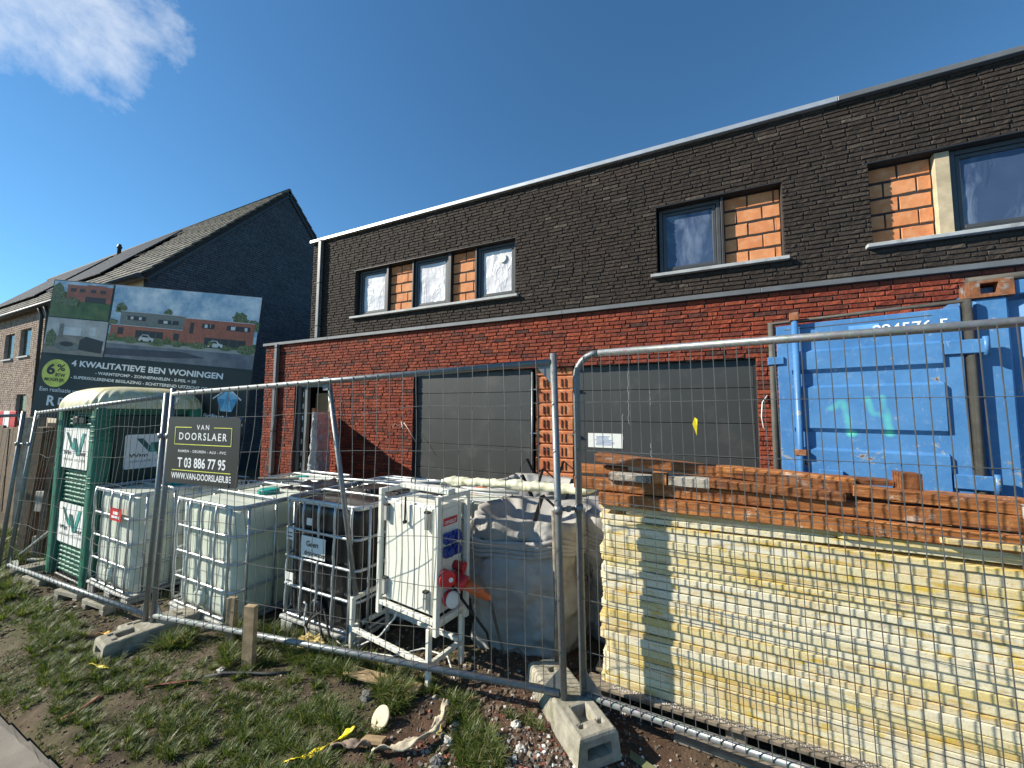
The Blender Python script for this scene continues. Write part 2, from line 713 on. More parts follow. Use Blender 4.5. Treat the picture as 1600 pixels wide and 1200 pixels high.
MOUNDS = [(-3.25, 1.75, 0.42, 0.075), (-2.3, 1.95, 0.35, 0.05), (-4.9, 1.35, 0.3, 0.05), (-1.95, 1.72, 0.3, 0.035), (-5.6, 1.62, 0.3, 0.06), (-1.1, 2.55, 0.3, 0.05), (-3.3, 1.2, 0.3, -0.03), (-7.4, 1.5, 0.5, 0.08), (-1.45, 1.45, 0.25, 0.03), (-4.2, 1.1, 0.3, 0.035)]


def gh(x, y):
    z = gz(x, y)
    for mx, my, s, h in MOUNDS:
        d = ((x-mx)**2+(y-my)**2)/(s*s)
        if d < 6:
            z += h*math.exp(-d)
    near = 1.0 if (-12 < x < 4 and 0.6 < y < 6) else 0.25
    n = noise.fractal(Vector((x*1.7, y*1.7, 3.1)), 0.9, 2.1, 3)*0.030
    n += noise.fractal(Vector((x*7, y*7, 1.7)), 0.8, 2.2, 4)*0.012*near
    if y < 1.05:
        k = ss((1.05-y)/0.14)
        z = z*(1-k)+(gz(x, 0.9)-0.05)*k
        n *= 1-k
    return z+n


def axis(lo, hi, f0, f1, step, grow=1.25):
    a = list(np.arange(f0, f1+1e-6, step))
    s = step
    while a[-1] < hi:
        s *= grow
        a.append(min(hi, a[-1]+s))
    s = step
    b = [f0]
    while b[-1] > lo:
        s *= grow
        b.append(max(lo, b[-1]-s))
    return b[:0:-1]+a


gx = axis(-900, 900, -9.0, 1.6, 0.027)
gy = axis(-300, 1500, 0.86, 3.4, 0.027)
V = [(x, y, gh(x, y)) for y in gy for x in gx]
nx = len(gx)
F = [(j*nx+i, j*nx+i+1, (j+1)*nx+i+1, (j+1)*nx+i) for j in range(len(gy)-1) for i in range(nx-1)]
me = bpy.data.meshes.new('ground')
me.from_pydata(V, [], F)
me.polygons.foreach_set('use_smooth', [True]*len(F))
a = NT('soil')
w = a.world()
n1 = a.noise(w, 1.3, 5, 0.6)
n2 = a.noise(w, 14, 8, 0.7)
n3 = a.noise(w, 60, 6, 0.7)
c = a.ramp(n2, [(0.25, (0.028, 0.020, 0.013)), (0.5, (0.078, 0.057, 0.038)), (0.75, (0.165, 0.125, 0.085))])
c = a.mix(a.rng(n1, 0.42, 0.66, 0, 0.6), c, (0.17, 0.13, 0.088))
# brick-dust and dark wet earth around the rubble by the concrete foot
dv = a.n('ShaderNodeVectorMath', operation='DISTANCE')
a.put(dv.inputs[0], w)
dv.inputs[1].default_value = (-0.75, 1.75, -0.1)
mk = a.math('MULTIPLY', a.rng(dv.outputs['Value'], 0.55, 1.15, 1, 0), a.rng(n2, 0.3, 0.6, 0.5, 1))
c = a.mix(a.math('MULTIPLY', mk, 0.75), c, (0.10, 0.045, 0.030))
# moss and short turf
g1 = a.math('MULTIPLY', a.rng(a.noise(w, 2.6, 6, 0.65), 0.47, 0.60), a.rng(mk, 0, 0.4, 1, 0))
c = a.mix(a.math('MULTIPLY', g1, 0.6), c, (0.05, 0.065, 0.018))
h = a.math('ADD', a.math('MULTIPLY', n2, 1.0), a.math('MULTIPLY', n3, 0.45))
a.bsdf(c, 0.95, 0, a.bump(h, 0.9, 0.02), Specular_IOR_Level=0.2)
me.materials.append(a.m)
MAT['soil'] = a.m
ground = bpy.data.objects.new('ground', me)
col.objects.link(ground)
tag(ground, kind='structure')

# pavement along the street: separate slabs, joints recessed
PZ = gz(-3.3, 0.8)
pv = MB()
nseg = 60
for i in range(nseg):
    xa, xb = -12+i*0.25, -12+(i+1)*0.25
    pv.box(xa, xb, -3.0, 0.905, gz(xa, 0.8)-0.25, gz((xa+xb)/2, 0.8)+0.033)
pav = pv.build('pavement', MAT['mortar_dark'])
tag(pav, kind='structure')
its = []
for r_ in range(10):
    for i in range(-2, 46):
        L_ = 0.30
        x = -12+i*L_+(0.15 if r_ % 2 else 0)
        y = 0.92-0.15-r_*0.30
        its.append(((x, y, gz(x, 0.8)+0.025+random.uniform(-0.002, 0.002)), (L_-0.007, 0.06, 0.30-0.007), Matrix.Rotation(R(-90), 3, 'X')))
pieces('paver', its, MAT['paver'], pav, kind='paver', j=0.004)

# ================================================================ BRICK WALLS


def wall_rows(u0, u1, z0, z1, openings, course, L, off_fn=None, lim=None, seed=1, yf=0.0, M=None, gap=0.007, depth=0.09, relief=0.004):
    rr = random.Random(seed)
    its = []
    n = int(round((z1-z0)/course))
    cz = (z1-z0)/n
    Rm = (M.to_3x3() if M is not None else None)
    for r in range(n):
        za, zb = z0+r*cz, z0+(r+1)*cz
        zm = (za+zb)/2
        a0, a1 = (lim(zm) if lim else (u0, u1))
        if a1-a0 < 0.05:
            continue
        spans = [(a0, a1)]
        for (ox0, ox1, oz0, oz1) in openings:
            if oz0 < zm < oz1:
                ns = []
                for s0, s1 in spans:
                    if ox1 <= s0 or ox0 >= s1:
                        ns.append((s0, s1))
                        continue
                    if ox0 > s0:
                        ns.append((s0, ox0))
                    if ox1 < s1:
                        ns.append((ox1, s1))
                spans = ns
        u = u0-rr.random()*L
        edges = []
        while u < u1:
            edges.append(u)
            u += L*(1 if rr.random() > 0.18 else 0.5)
        edges.append(u)
        for s0, s1 in spans:
            cuts = [s0]+[e for e in edges if s0+0.05 < e < s1-0.05]+[s1]
            for a, b in zip(cuts[:-1], cuts[1:]):
                p = Vector(((a+b)/2, yf+depth/2+rr.uniform(-relief, relief*0.7), zm+rr.uniform(-0.0015, 0.0015)))
                q = Matrix.Rotation(rr.uniform(-0.006, 0.006), 3, 'Y')
                if M is not None:
                    p = M @ p
                    q = Rm @ q
                its.append((p, (b-a-gap, depth, cz-gap*rr.uniform(0.9, 1.3)), q))
    return its


def backing(mb, u0, u1, z0, z1, openings, ya, yb):
    xs = sorted(set([u0, u1]+[o for op in openings for o in op[:2] if u0 < o < u1]))
    for a, b in zip(xs[:-1], xs[1:]):
        m = (a+b)/2
        blocks = sorted([(max(z0, o[2]), min(z1, o[3])) for o in openings if o[0] < m < o[1]])
        z = z0
        for p, q in blocks:
            if p > z:
                mb.box(a, b, ya, yb, z, p)
            z = max(z, q)
        if z < z1:
            mb.box(a, b, ya, yb, z, z1)


# ================================================================ HOUSE UNDER CONSTRUCTION
D = 6.5
BD = 6.56
house = thing('brick_house', (-3.5, D, 0), 'unfinished two-storey brick house, red below and black above, with two grey garage doors', 'house')
# --- red ground floor
OP_R = [(-9.28, -7.98, -0.6, 2.33), (-5.43, 0.81, -0.6, 2.44)]
wr = MB()
backing(wr, -10.56, 3.6, -0.5, 3.38, OP_R, D+0.012, D+0.24)
wr.box(-10.55, -10.3, D+0.24, 10, -0.5, 3.38)
red = wr.build('wall', MAT['mortar_dark'], house)
red['label'] = 'red brick ground-floor wall with thin dark joints'
its = wall_rows(-10.56, 3.6, -0.28, 3.38, OP_R, 0.066, 0.27, seed=11, yf=D)
pieces('brick', its, MAT['red_brick'], red, kind='brick', j=0.018)
# --- black upper floor
OP_B = [(-7.33, -3.08, 3.90, 5.02), (-0.50, 1.22, 3.90, 5.02), (2.20, 5.6, 3.90, 5.02)]
wb = MB()
backing(wb, -8.89, 9.0, 3.30, 5.99, OP_B, BD+0.012, BD+0.30)
wb.box(-8.88, -8.6, BD+0.30, 16, 3.3, 5.99)
wb.box(-8.6, 9.0, BD+0.30, 16, 5.85, 5.97)
black = wb.build('wall', MAT['mortar_dark'], house)
black['label'] = 'black brick upper-floor wall'
its = wall_rows(-8.89, 9.0, 3.44, 5.99, OP_B, 0.064, 0.28, seed=23, yf=BD, gap=0.009)
pieces('brick', its, MAT['black_brick'], black, kind='brick', j=0.018)
# vertical movement joint between the two dwellings
MB().box(-1.775, -1.765, BD-0.004, BD+0.02, 3.46, 5.99).build('movement_joint', MAT['mortar_dark'], black)
# reveals, inner walls behind the openings
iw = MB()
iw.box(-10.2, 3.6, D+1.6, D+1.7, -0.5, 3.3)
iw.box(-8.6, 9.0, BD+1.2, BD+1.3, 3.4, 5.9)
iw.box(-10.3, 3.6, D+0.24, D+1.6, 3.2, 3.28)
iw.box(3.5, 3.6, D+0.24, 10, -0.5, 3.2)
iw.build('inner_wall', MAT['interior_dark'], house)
# copings
cp = MB()
cp.bbox(-8.95, 1.9, BD-0.07, BD+0.35, 5.985, 6.06, 0.006)
cp.build('roof_coping', MAT['aluminium'], house)['label'] = 'pale aluminium roof coping'
cp = MB()
cp.bbox(1.903, 9.0, BD-0.07, BD+0.35, 5.985, 6.06, 0.006)
cp.build('roof_coping', MAT['grey_trim'], house)['label'] = 'dark grey roof coping'
for xa, xb in ((-10.62, -8.1), (-8.097, -5.1), (-5.097, -2.1), (-2.097, 0.9), (0.903, 3.6)):
    MB().bbox(xa, xb, D-0.055, BD-0.003, 3.385, 3.455, 0.005).build('parapet_cap', MAT['grey_trim'], house)
MB().bbox(-10.62, -8.895, BD-0.003, 10, 3.385, 3.455, 0.005).build('parapet_cap', MAT['grey_trim'], house)


def film_mat(name, c1, c2, rough, strength, scale, lo=0.35, hi=0.65):
    a = NT(name)
    w = a.world((1, 1, 0.8))
    n = a.noise(w, scale, 5, 0.5, 0.7)
    m = a.noise(a.world((2.2, 2, 0.7)), scale*0.7, 3, 0.5, 0.9)
    r = a.math('ABSOLUTE', a.math('SUBTRACT', m, 0.5), 0)
    h = a.math('ADD', n, a.math('MULTIPLY', a.rng(r, 0, 0.05, 1, 0), 0.35))
    f = a.rng(a.noise(a.world((2.0, 2, 0.8)), 1.6, 5, 0.6, 0.5), lo, hi)
    c = a.mix(f, c1, c2)
    a.bsdf(c, rough, 0, a.bump(h, strength, 0.03), Coat_Weight=0.6, Coat_Roughness=0.15)
    return a.m


MAT['film_white'] = film_mat('crumpled_white_film', (0.58, 0.55, 0.58), (0.84, 0.83, 0.82), 0.3, 0.5, 2.4)
MAT['film_painted_sky'] = film_mat('clear_film_on_glass', (0.05, 0.075, 0.14), (0.26, 0.32, 0.42), 0.08, 0.22, 1.6, 0.50, 0.85)  # blue tones paint the sky's reflection into the clear film


def window(parent, x0, x1, z0, z1, y, film, label=None, n_out=0.055):
    f = MB()
    o = n_out
    f.bbox(x0, x0+o, y, y+0.075, z0, z1, 0.004)
    f.bbox(x1-o, x1, y, y+0.075, z0, z1, 0.004)
    f.bbox(x0+o+.001, x1-o-.001, y+0.002, y+0.073, z0, z0+o, 0.004)
    f.bbox(x0+o+.001, x1-o-.001, y+0.002, y+0.073, z1-o, z1, 0.004)
    w = f.build('window', MAT['window_frame'], parent)
    if label:
        w['label'] = label
    s = MB()
    a0, a1, b0, b1 = x0+o+0.006, x1-o-0.006, z0+o+0.006, z1-o-0.006
    q = 0.05
    s.bbox(a0, a0+q, y+0.018, y+0.07, b0, b1, 0.004)
    s.bbox(a1-q, a1, y+0.018, y+0.07, b0, b1, 0.004)
    s.bbox(a0+q+.001, a1-q-.001, y+0.020, y+0.068, b0, b0+q, 0.004)
    s.bbox(a0+q+.001, a1-q-.001, y+0.020, y+0.068, b1-q, b1, 0.004)
    s.build('sash', MAT['window_frame'], w)
    sx, sz = 0.0, 0.0

    def fn(u, v):
        X = a0+q+(a1-a0-2*q)*u
        Z = b0+q+(b1-b0-2*q)*v
        return (X, y+0.040+0.010*noise.noise(Vector((X*5, Z*5, x0)))+0.005*noise.noise(Vector((X*17+Z*9, Z*15, 2))), Z)
    MB().grid(fn, 26, 30).build('pane', MAT[film], w)
    return w


WY = BD+0.10
window(house, -7.28, -6.40, 3.92, 5.01, WY, 'film_white', 'narrow window with crumpled film at the left end of the long opening')
window(house, -5.60, -4.68, 3.92, 5.01, WY, 'film_white', 'window with crumpled film in the middle of the long opening')
window(house, -3.96, -3.10, 3.92, 5.01, WY, 'film_white', 'window with film and a round sticker at the right end of the long opening')
window(house, -0.47, 0.43, 3.92, 5.01, WY, 'film_painted_sky', 'window with clear film and painted blue sky reflection beside orange blocks')
window(house, 3.02, 5.4, 3.92, 5.01, WY, 'film_painted_sky', 'large window with clear film and painted blue sky reflection at the right edge')
MB(frame((-3.42, WY+0.015, 4.72), (1, 0, 0), (0, 1, 0), (0, 0, 1))).prism(ngon(0, 0, 0.09, 20), 0, 0.004).build('sticker', MAT['paper'], house)
for xa, xb in ((-6.392, -6.34), (-4.672, -4.60), (-4.01, -3.968), (0.438, 0.475), (-5.64, -5.608)):
    MB().bbox(xa, xb, BD+0.05, BD+0.28, 3.91, 5.015, 0.004).build('window_post', MAT['dark_metal'], house)


def block_infill(x0, x1, z0, z1, y, seed, vert=False):
    rr = random.Random(seed)
    mb = MB()
    mb.box(x0, x1, y+0.012, y+0.14, z0, z1)
    b = mb.build('block_infill', MAT['mortar_dark'], house)
    its = []
    h = 0.205
    n = max(1, int(round((z1-z0)/h)))
    h = (z1-z0)/n
    for r in range(n):
        u = x0-(0.17 if r % 2 else 0.02)
        while u < x1:
            a, c = max(u, x0), min(u+0.34, x1)
            if c-a > 0.04:
                its.append((((a+c)/2, y+0.06+rr.uniform(-.004, .004), z0+(r+0.5)*h), (c-a-0.008, 0.11, h-0.008), None))
            u += 0.34
    pieces('clay_block', its, MAT['clay_block'], b, kind='block', j=0.006)


block_infill(-6.335, -5.645, 3.91, 5.01, BD+0.13, 1)
block_infill(-4.595, -4.015, 3.91, 5.01, BD+0.13, 2)
block_infill(0.48, 1.215, 3.91, 5.01, BD+0.13, 3)
block_infill(2.21, 2.86, 3.91, 5.01, BD+0.13, 4)
MB().bbox(2.87, 3.01, BD+0.06, BD+0.2, 3.91, 5.01).build('insulation_board', simple('insulation_cream', (0.50, 0.40, 0.26), 0.8), house)
for xa, xb in ((-7.42, -3.00), (-0.60, 1.27), (2.12, 5.7)):
    m = MB()
    m.bbox(xa, xb, BD-0.075, BD+0.12, 3.845, 3.895, 0.005)
    m.build('window_sill', MAT['sill_stone'], house)
    MB().bbox(xa+0.02, xb-0.02, BD-0.005, BD+0.10, 5.022, 5.04).build('lintel_angle', MAT['dark_metal'], house)


# --- garage doors of separate insulated panels
def garage(x0, x1, label):
    y = D+0.085
    fr = MB()
    fr.box(x0-0.03, x0-0.002, y-0.01, y+0.06, -0.1, 2.45)
    fr.box(x1+0.002, x1+0.03, y-0.01, y+0.06, -0.1, 2.45)
    fr.box(x0-0.03, x1+0.03, y+0.05, y+0.07, -0.1, 2.45)
    g = fr.build('garage_door', MAT['dark_metal'], house)
    g['label'] = label
    z = -0.03
    for zt in (0.48, 0.985, 1.49, 2.02, 2.44):
        MB().bbox(x0, x1, y, y+0.045, z+0.004, zt-0.004, 0.004).build('door_panel', MAT['garage_panel'], g)
        z = zt
    return g


g1 = garage(-5.40, -2.76, 'left garage door, plain dark grey panels')
g2 = garage(-1.86, 0.78, 'right garage door with a paper notice stuck on it')
MB().box(-1.68, -1.10, D+0.078, D+0.0835, 1.05, 1.29).build('notice', MAT['paper'], g2)
nb = MB()
rr = random.Random(5)
for k in range(8):
    nb.box(-1.56+rr.uniform(0, .03), -1.22-rr.uniform(0, .12), D+0.0755, D+0.0775, 1.235-k*0.02, 1.241-k*0.02)
nb.build('lettering', MAT['lettering_blue'], g2)
for (x, za, zb, s) in ((-1.0, 2.40, 1.45, 1), (-1.10, 1.62, 1.05, 2), (-0.66, 2.0, 1.75, 3), (-0.66, 1.15, 0.85, 4)):
    rr = random.Random(s)
    pts = [(x+rr.uniform(-.008, .008), D+0.083, za+(zb-za)*t/22) for t in range(23)]
    MB().tube(pts, 0.0022, 4).build('glue_trace', MAT['paper'], g2)
# clay block pier between the doors, with steel angle brackets and a grey pipe
pier = MB()
pier.box(-2.66, -1.93, D+0.14, D+0.34, -0.2, 2.9)
pierb = pier.build('block_pier', MAT['mortar_dark'], house)
its = []
for r in range(12):
    z = -0.15+r*0.245+0.12
    its.append(((-2.47, D+0.13, z), (0.36, 0.12, 0.238), None))
    its.append(((-2.11, D+0.125+random.uniform(-.005, .005), z), (0.34, 0.12, 0.238), None))
MAT['clay_pier_shaded'] = MAT['clay_block'].copy()  # darker copy of the block clay, the pier's shade put into its colour
for q_ in [x for x in MAT['clay_pier_shaded'].node_tree.nodes if x.type == 'VALTORGB']:
    for e_, c_ in zip(q_.color_ramp.elements, ((0.40, 0.11, 0.04), (0.50, 0.16, 0.06), (0.44, 0.13, 0.05))):
        e_.color = (*c_, 1)
pieces('clay_block', its, MAT['clay_pier_shaded'], pierb, kind='block', j=0.006)
for r in range(12):
    z = -0.15+r*0.245+0.12
    for x in (-2.50, -2.16):
        for dx in (0, 0.07):
            MB().box(x+dx, x+dx+0.018, D+0.05, D+0.064, z-0.07, z+0.07).build('block_slot', MAT['red_brick'], pierb)
for z in (0.45, 1.25, 2.05):
    for x in (-2.74, -1.98):
        MB().box(x, x+0.14, D+0.02, D+0.06, z, z+0.018).build('wall_tie', MAT['galv'], house)
MB().tube([(-2.70, D+0.03, -0.15), (-2.70, D+0.03, 2.38)], 0.02, 10).build('conduit', MAT['galv'], house)


# --- rainwater pipes
def downpipe(x, y, z0, z1, label):
    p = MB()
    p.bbox(x-0.05, x+0.05, y-0.11, y-0.02, z0, z1, 0.006)
    o = p.build('downpipe', MAT['grey_trim'], house)
    o['label'] = label
    z = z0+0.3
    while z < z1:
        MB().box(x-0.056, x+0.056, y-0.116, y, z, z+0.025).build('pipe_bracket', MAT['dark_metal'], o)
        z += 1.1
    return o


downpipe(-8.52, BD, 3.46, 5.98, 'square grey rainwater pipe on the black wall')
downpipe(-9.98, D, -0.3, 3.40, 'square grey rainwater pipe beside the entrance')
# --- entrance opening: frame, half-open board door
fr = MB()
for xa, xb, ya in ((-9.27, -9.20, D+0.08), (-9.02, -8.93, D+0.10), (-8.05, -7.99, D+0.08)):
    fr.bbox(xa, xb, ya, ya+0.09, -0.3, 2.32, 0.005)
fr.bbox(-9.19, -8.06, D+0.09, D+0.17, 2.24, 2.32, 0.005)
door = fr.build('door_frame', MAT['grey_trim'], house)
MB().box(-8.92, -8.07, D+0.34, D+0.37, 0.12, 2.10).build('door_board', MAT['door_board'], door)
MB().box(-9.19, -9.03, D+0.13, D+0.16, -0.3, 2.22).build('side_light', MAT['black_plastic'], door)
rr = random.Random(9)
for k in range(7):
    z = 0.2+k*0.3
    MB().box(-9.13+rr.uniform(-.01, .01), -9.09, D+0.122, D+0.128, z, z+0.12).build('glazing_clip', MAT['cage'], door)
# loose wires out of the wall
for pts in ([(-7.6, D, 1.9), (-7.75, D-.1, 1.75), (-7.85, D-.12, 1.3), (-7.7, D-.1, 1.05), (-7.55, D-.08, 1.15), (-7.5, D-.02, 1.6), (-7.55, D, 1.9)],
            [(-5.75, D, 1.35), (-5.68, D-.08, 1.42), (-5.62, D-.1, 1.3), (-5.62, D-.08, 1.2)], [(-5.75, D, 1.3), (-5.6, D-.08, 1.4), (-5.45, D-.1, 1.25), (-5.25, D-.1, 1.0)], [(-5.76, D, 1.28), (-5.85, D-.08, 1.38), (-5.9, D-.1, 1.3)]):
    MB().tube(pts, 0.006, 5).build('loose_wire', MAT['black_rubber'] if pts[0][0] < -7 else MAT['cable_white'], house)
MB().tube([(0.93, D-.005, 1.9), (0.86, D-.06, 1.8), (0.84, D-.08, 1.6), (0.86, D-.06, 1.45), (0.9, D-.05, 1.4)], 0.008, 5).build('loose_wire', MAT['cable_white'], house)

# foil-wrapped panel leaning edge-on beside the entrance
wp = thing('wrapped_panel', (-8.0, 6.0, -0.1), 'tall orange-edged panel wrapped in crumpled grey foil beside the house entrance', 'panel')
pan = MB(frame((-7.27, 5.56, -0.08), (-0.66, 0.90, 0), (-0.90, -0.66, 0), (0, 0, 1)))
pan.prism([(0, 0), (1.0, 0), (1.0, 1.5), (0, 1.78)], 0, 0.06)
pan.build('board', MAT['clay_block'], wp)


def foil(u, v):
    t = u*2*math.pi
    x = 0.50+0.53*math.copysign(abs(math.cos(t))**0.5, math.cos(t))
    y = 0.01+0.12*math.copysign(abs(math.sin(t))**0.5, math.sin(t))*(1.30-v)
    z = v*1.70
    n = noise.fractal(Vector((x*6, y*6, z*7)), 0.7, 2, 3)*0.03
    return (x+n, y+n*1.2, z)


pan2 = MB(pan.M)
pan2.grid(foil, 40, 70, cu=True)
pan2.build('foil_wrap', film_mat('grey_foil', (0.60, 0.58, 0.58), (0.78, 0.78, 0.78), 0.35, 0.8, 14), wp)

# ================================================================ NEIGHBOURING GABLE HOUSE
XG = -13.9
gh_ = thing('gable_house', (XG, 5.16, 0), 'neighbouring house with steep tiled roof, solar panels and dark blue brick gable', 'house')
EY, EZ, AY, AZ = 5.16, 5.50, 9.12, 9.98
BY = AY+(AY-EY)
SL = (AZ-EZ)/(AY-EY)
# local frame for the gable wall: u -> +y world, outwards (-y local) -> +x world
MG = frame((XG, 0, 0), (0, 1, 0), (-1, 0, 0), (0, 0, 1))
gw = MB(MG)
gw.prism([(EY, -0.6), (BY, -0.6), (BY, EZ), (AY, AZ), (EY, EZ)], 0.010, 0.25)
gwall = gw.build('wall', MAT['mortar_navy'], gh_)
gwall['label'] = 'dark blue brick gable wall'


def lim(z):
    if z < EZ:
        return (EY, BY)
    t = (z-EZ)/SL
    return (EY+t, BY-t)


its = wall_rows(EY, BY, 0.2, AZ-0.1, [], 0.075, 0.24, lim=lim, seed=4, yf=0.0, M=MG)
pieces('brick', its, MAT['navy_brick'], gwall, kind='brick', j=0.018)
# front: pale rendered bay next to the corner, beige brick beyond
fb = MB()
fb.box(-21.1, XG-0.26, EY+0.02, EY+0.25, -0.6, EZ)
fb.build('wall', simple('cream_render', (0.62, 0.52, 0.38), 0.9, 0, 0.08, 3, 0.2), gh_)['label'] = 'cream rendered front bay beside the gable corner'
OPN = [(-25.7, -24.6, 3.65, 4.70), (-23.9, -22.75, 3.68, 4.75), (-23.7, -22.7, 0.0, 2.2)]
fb2 = MB()
backing(fb2, -38, -21.1, -0.6, EZ, OPN, EY+0.012, EY+0.25)
bw = fb2.build('wall', MAT['mortar_beige'], gh_)
bw['label'] = 'beige brick front wall with small dark windows'
its = wall_rows(-29.5, -21.1, -0.2, EZ, OPN, 0.075, 0.22, seed=6, yf=EY)
pieces('brick', its, MAT['beige_brick'], bw, kind='brick', j=0.018)
gl = NT('dark_glass')
gl.bsdf((0.01, 0.012, 0.015), 0.06)
MAT['dark_glass'] = gl.m
for (a0, a1, b0, b1) in OPN:
    m = MB()
    m.box(a0, a1, EY+0.10, EY+0.14, b0, b1)
    wn_ = m.build('window', MAT['window_frame'], gh_)
    m = MB()
    m.box(a0+0.06, a1-0.06, EY+0.09, EY+0.098, b0+0.06, b1-0.06)
    m.build('pane', MAT['dark_glass'], wn_)
    m = MB()
    m.box(a0-0.05, a1+0.05, EY-0.06, EY+0.10, b0-0.06, b0-0.002)
    m.build('sill', MAT['sill_stone'], wn_)
# roof slopes with tiles
rt = simple('roof_tile', (0.085, 0.080, 0.066), 0.85, 0, 0.3, 3, 0.4, 50, dirt=(0.14, 0.135, 0.10), dirt_amt=0.4, dscale=2)
for side in (0, 1):
    ang = math.atan(SL)
    cs, sn = math.cos(ang), math.sin(ang)
    if side == 0:
        MR = frame((0, EY-0.14, EZ-0.14*SL+0.08), (1, 0, 0), (0, -sn, cs), (0, cs, sn))
    else:
        MR = frame((0, BY+0.14, EZ-0.14*SL+0.08), (-1, 0, 0), (0, sn, cs), (0, -cs, sn))
    # local z runs up the slope, local y points OUT of the roof
    SLEN = (AY-EY+0.14)/cs
    m = MB(MR)
    xx = (-38, XG+0.05) if side == 0 else (-XG-0.05, 38)
    m.box(xx[0], xx[1], -0.10, 0.0, 0, SLEN)
    rf = m.build('roof', MAT['mortar_dark'], gh_)
    if side == 0:
        rows = int(SLEN/0.34)
        its = []
        R3 = MR.to_3x3()
        flip = Matrix.Rotation(R(180), 3, 'Z')
        for r in range(rows+1):
            z = r*0.34+0.19
            if z > SLEN-0.22:
                break
            x = XG+0.07-0.16
            while x > -33:
                its.append((MR @ Vector((x, 0.035, z)), (0.30, 0.05, 0.37), R3 @ Matrix.Rotation(R(5.5), 3, 'X') @ flip))
                x -= 0.315
        pieces('roof_tile', its, rt, rf, kind='tile', j=0.02)
        gfront = MR
    else:
        its = []
        R3 = MR.to_3x3()
        for r in range(int(SLEN/0.34)+1):
            z = r*0.34+0.19
            if z > SLEN-0.22:
                break
            for k in range(2):
                its.append((MR @ Vector((-XG+0.09+k*0.31, 0.035, z)), (0.30, 0.05, 0.37), R3 @ Matrix.Rotation(R(5.5), 3, 'X') @ Matrix.Rotation(R(180), 3, 'Z')))
        pieces('verge_tile', its, rt, rf, kind='tile', j=0.02)
    # verge board under the tiles
    m = MB(MR)
    if side == 0:
        m.box(XG+0.012, XG+0.06, -0.17, -0.102, 0, SLEN-0.02)
    else:
        m.box(-XG-0.06, -XG-0.012, -0.17, -0.102, 0, SLEN-0.02)
    m.build('verge_board', MAT['dark_metal'], gh_)
MB().tube([(-38, AY, AZ+0.10), (XG+0.05, AY, AZ+0.10)], 0.07, 10).build('ridge', rt, gh_)
# gutter
g_ = MB()
g_.tube([(-38, EY-0.21, EZ-0.12), (XG+0.02, EY-0.21, EZ-0.12)], 0.075, 10)
g_.build('gutter', MAT['dark_metal'], gh_)
MB().box(-38, XG+0.0, EY-0.14, EY+0.01, EZ-0.14, EZ-0.10).build('soffit', MAT['grey_trim'], gh_)
for x in (-20.85, -21.4):
    MB().tube([(x, EY-0.20, EZ-0.15), (x, EY-0.10, EZ-0.45), (x, EY-0.10, -0.5)], 0.05, 10).build('downpipe', MAT['dark_metal'], gh_)
# solar panels
sp = NT('solar_cell')
w = sp.coord('Object')
sp.bsdf((0.030, 0.036, 0.050), 0.75, 0.0, None, Specular_IOR_Level=0.05)
for (xs0, n) in ((-19.2, 5), (-25.6, 7)):
    for r in range(2):
        for k in range(n):
            xa = xs0-k*1.02-1.0
            za = 1.35+r*1.76
            m = MB(gfront)
            m.bbox(xa, xa+1.0, 0.13, 0.17, za, za+1.74, 0.005)
            fp = m.build('solar_panel', MAT['dark_metal'], gh_)
            m = MB(gfront)
            m.box(xa+0.02, xa+0.98, 0.1705, 0.175, za+0.02, za+1.72)
            m.build('solar_cells', sp.m, fp)
vz = MR
p0 = gfront @ Vector((-24.8, 0, 4.6))
MB().lathe([(0.07, -0.2), (0.07, 0.5), (0.10, 0.52), (0.10, 0.6), (0.07, 0.62), (0.07, 0.7)], 14, tuple(p0)).build('vent_pipe', MAT['dark_metal'], gh_)

# ================================================================ SHIPPING CONTAINER (right)
def container_blue():
    a = NT('blue_container_paint')
    w = a.world()
    c = a.mix(a.rng(a.noise(w, 2.5, 5, 0.65), 0.35, 0.65), (0.045, 0.155, 0.36), (0.075, 0.21, 0.44))
    chalk = a.noise(w, 11, 8, 0.75)
    c = a.mix(a.rng(chalk, 0.56, 0.80, 0, 0.45), c, (0.30, 0.40, 0.48))
    c = a.mix(a.rng(a.noise(a.world((1, 1, 0.25)), 30, 6, 0.8), 0.60, 0.72, 0, 0.5), c, (0.45, 0.52, 0.56))
    r = a.noise(w, 4.5, 8, 0.72, 0.5)
    sepz = a.n('ShaderNodeSeparateXYZ')
    a.put(sepz.inputs[0], w)
    low = a.rng(sepz.outputs[2], 0.9, 2.6, 0.075, 0.0)
    r2_ = a.math('ADD', r, low)
    c = a.mix(a.rng(r2_, 0.655, 0.675), c, (0.36, 0.34, 0.30))
    c = a.mix(a.rng(r2_, 0.675, 0.70), c, (0.12, 0.045, 0.02))
    a.bsdf(c, 0.42, 0.0, a.bump(a.noise(w, 6, 5), 0.25, 0.02))
    return a.m


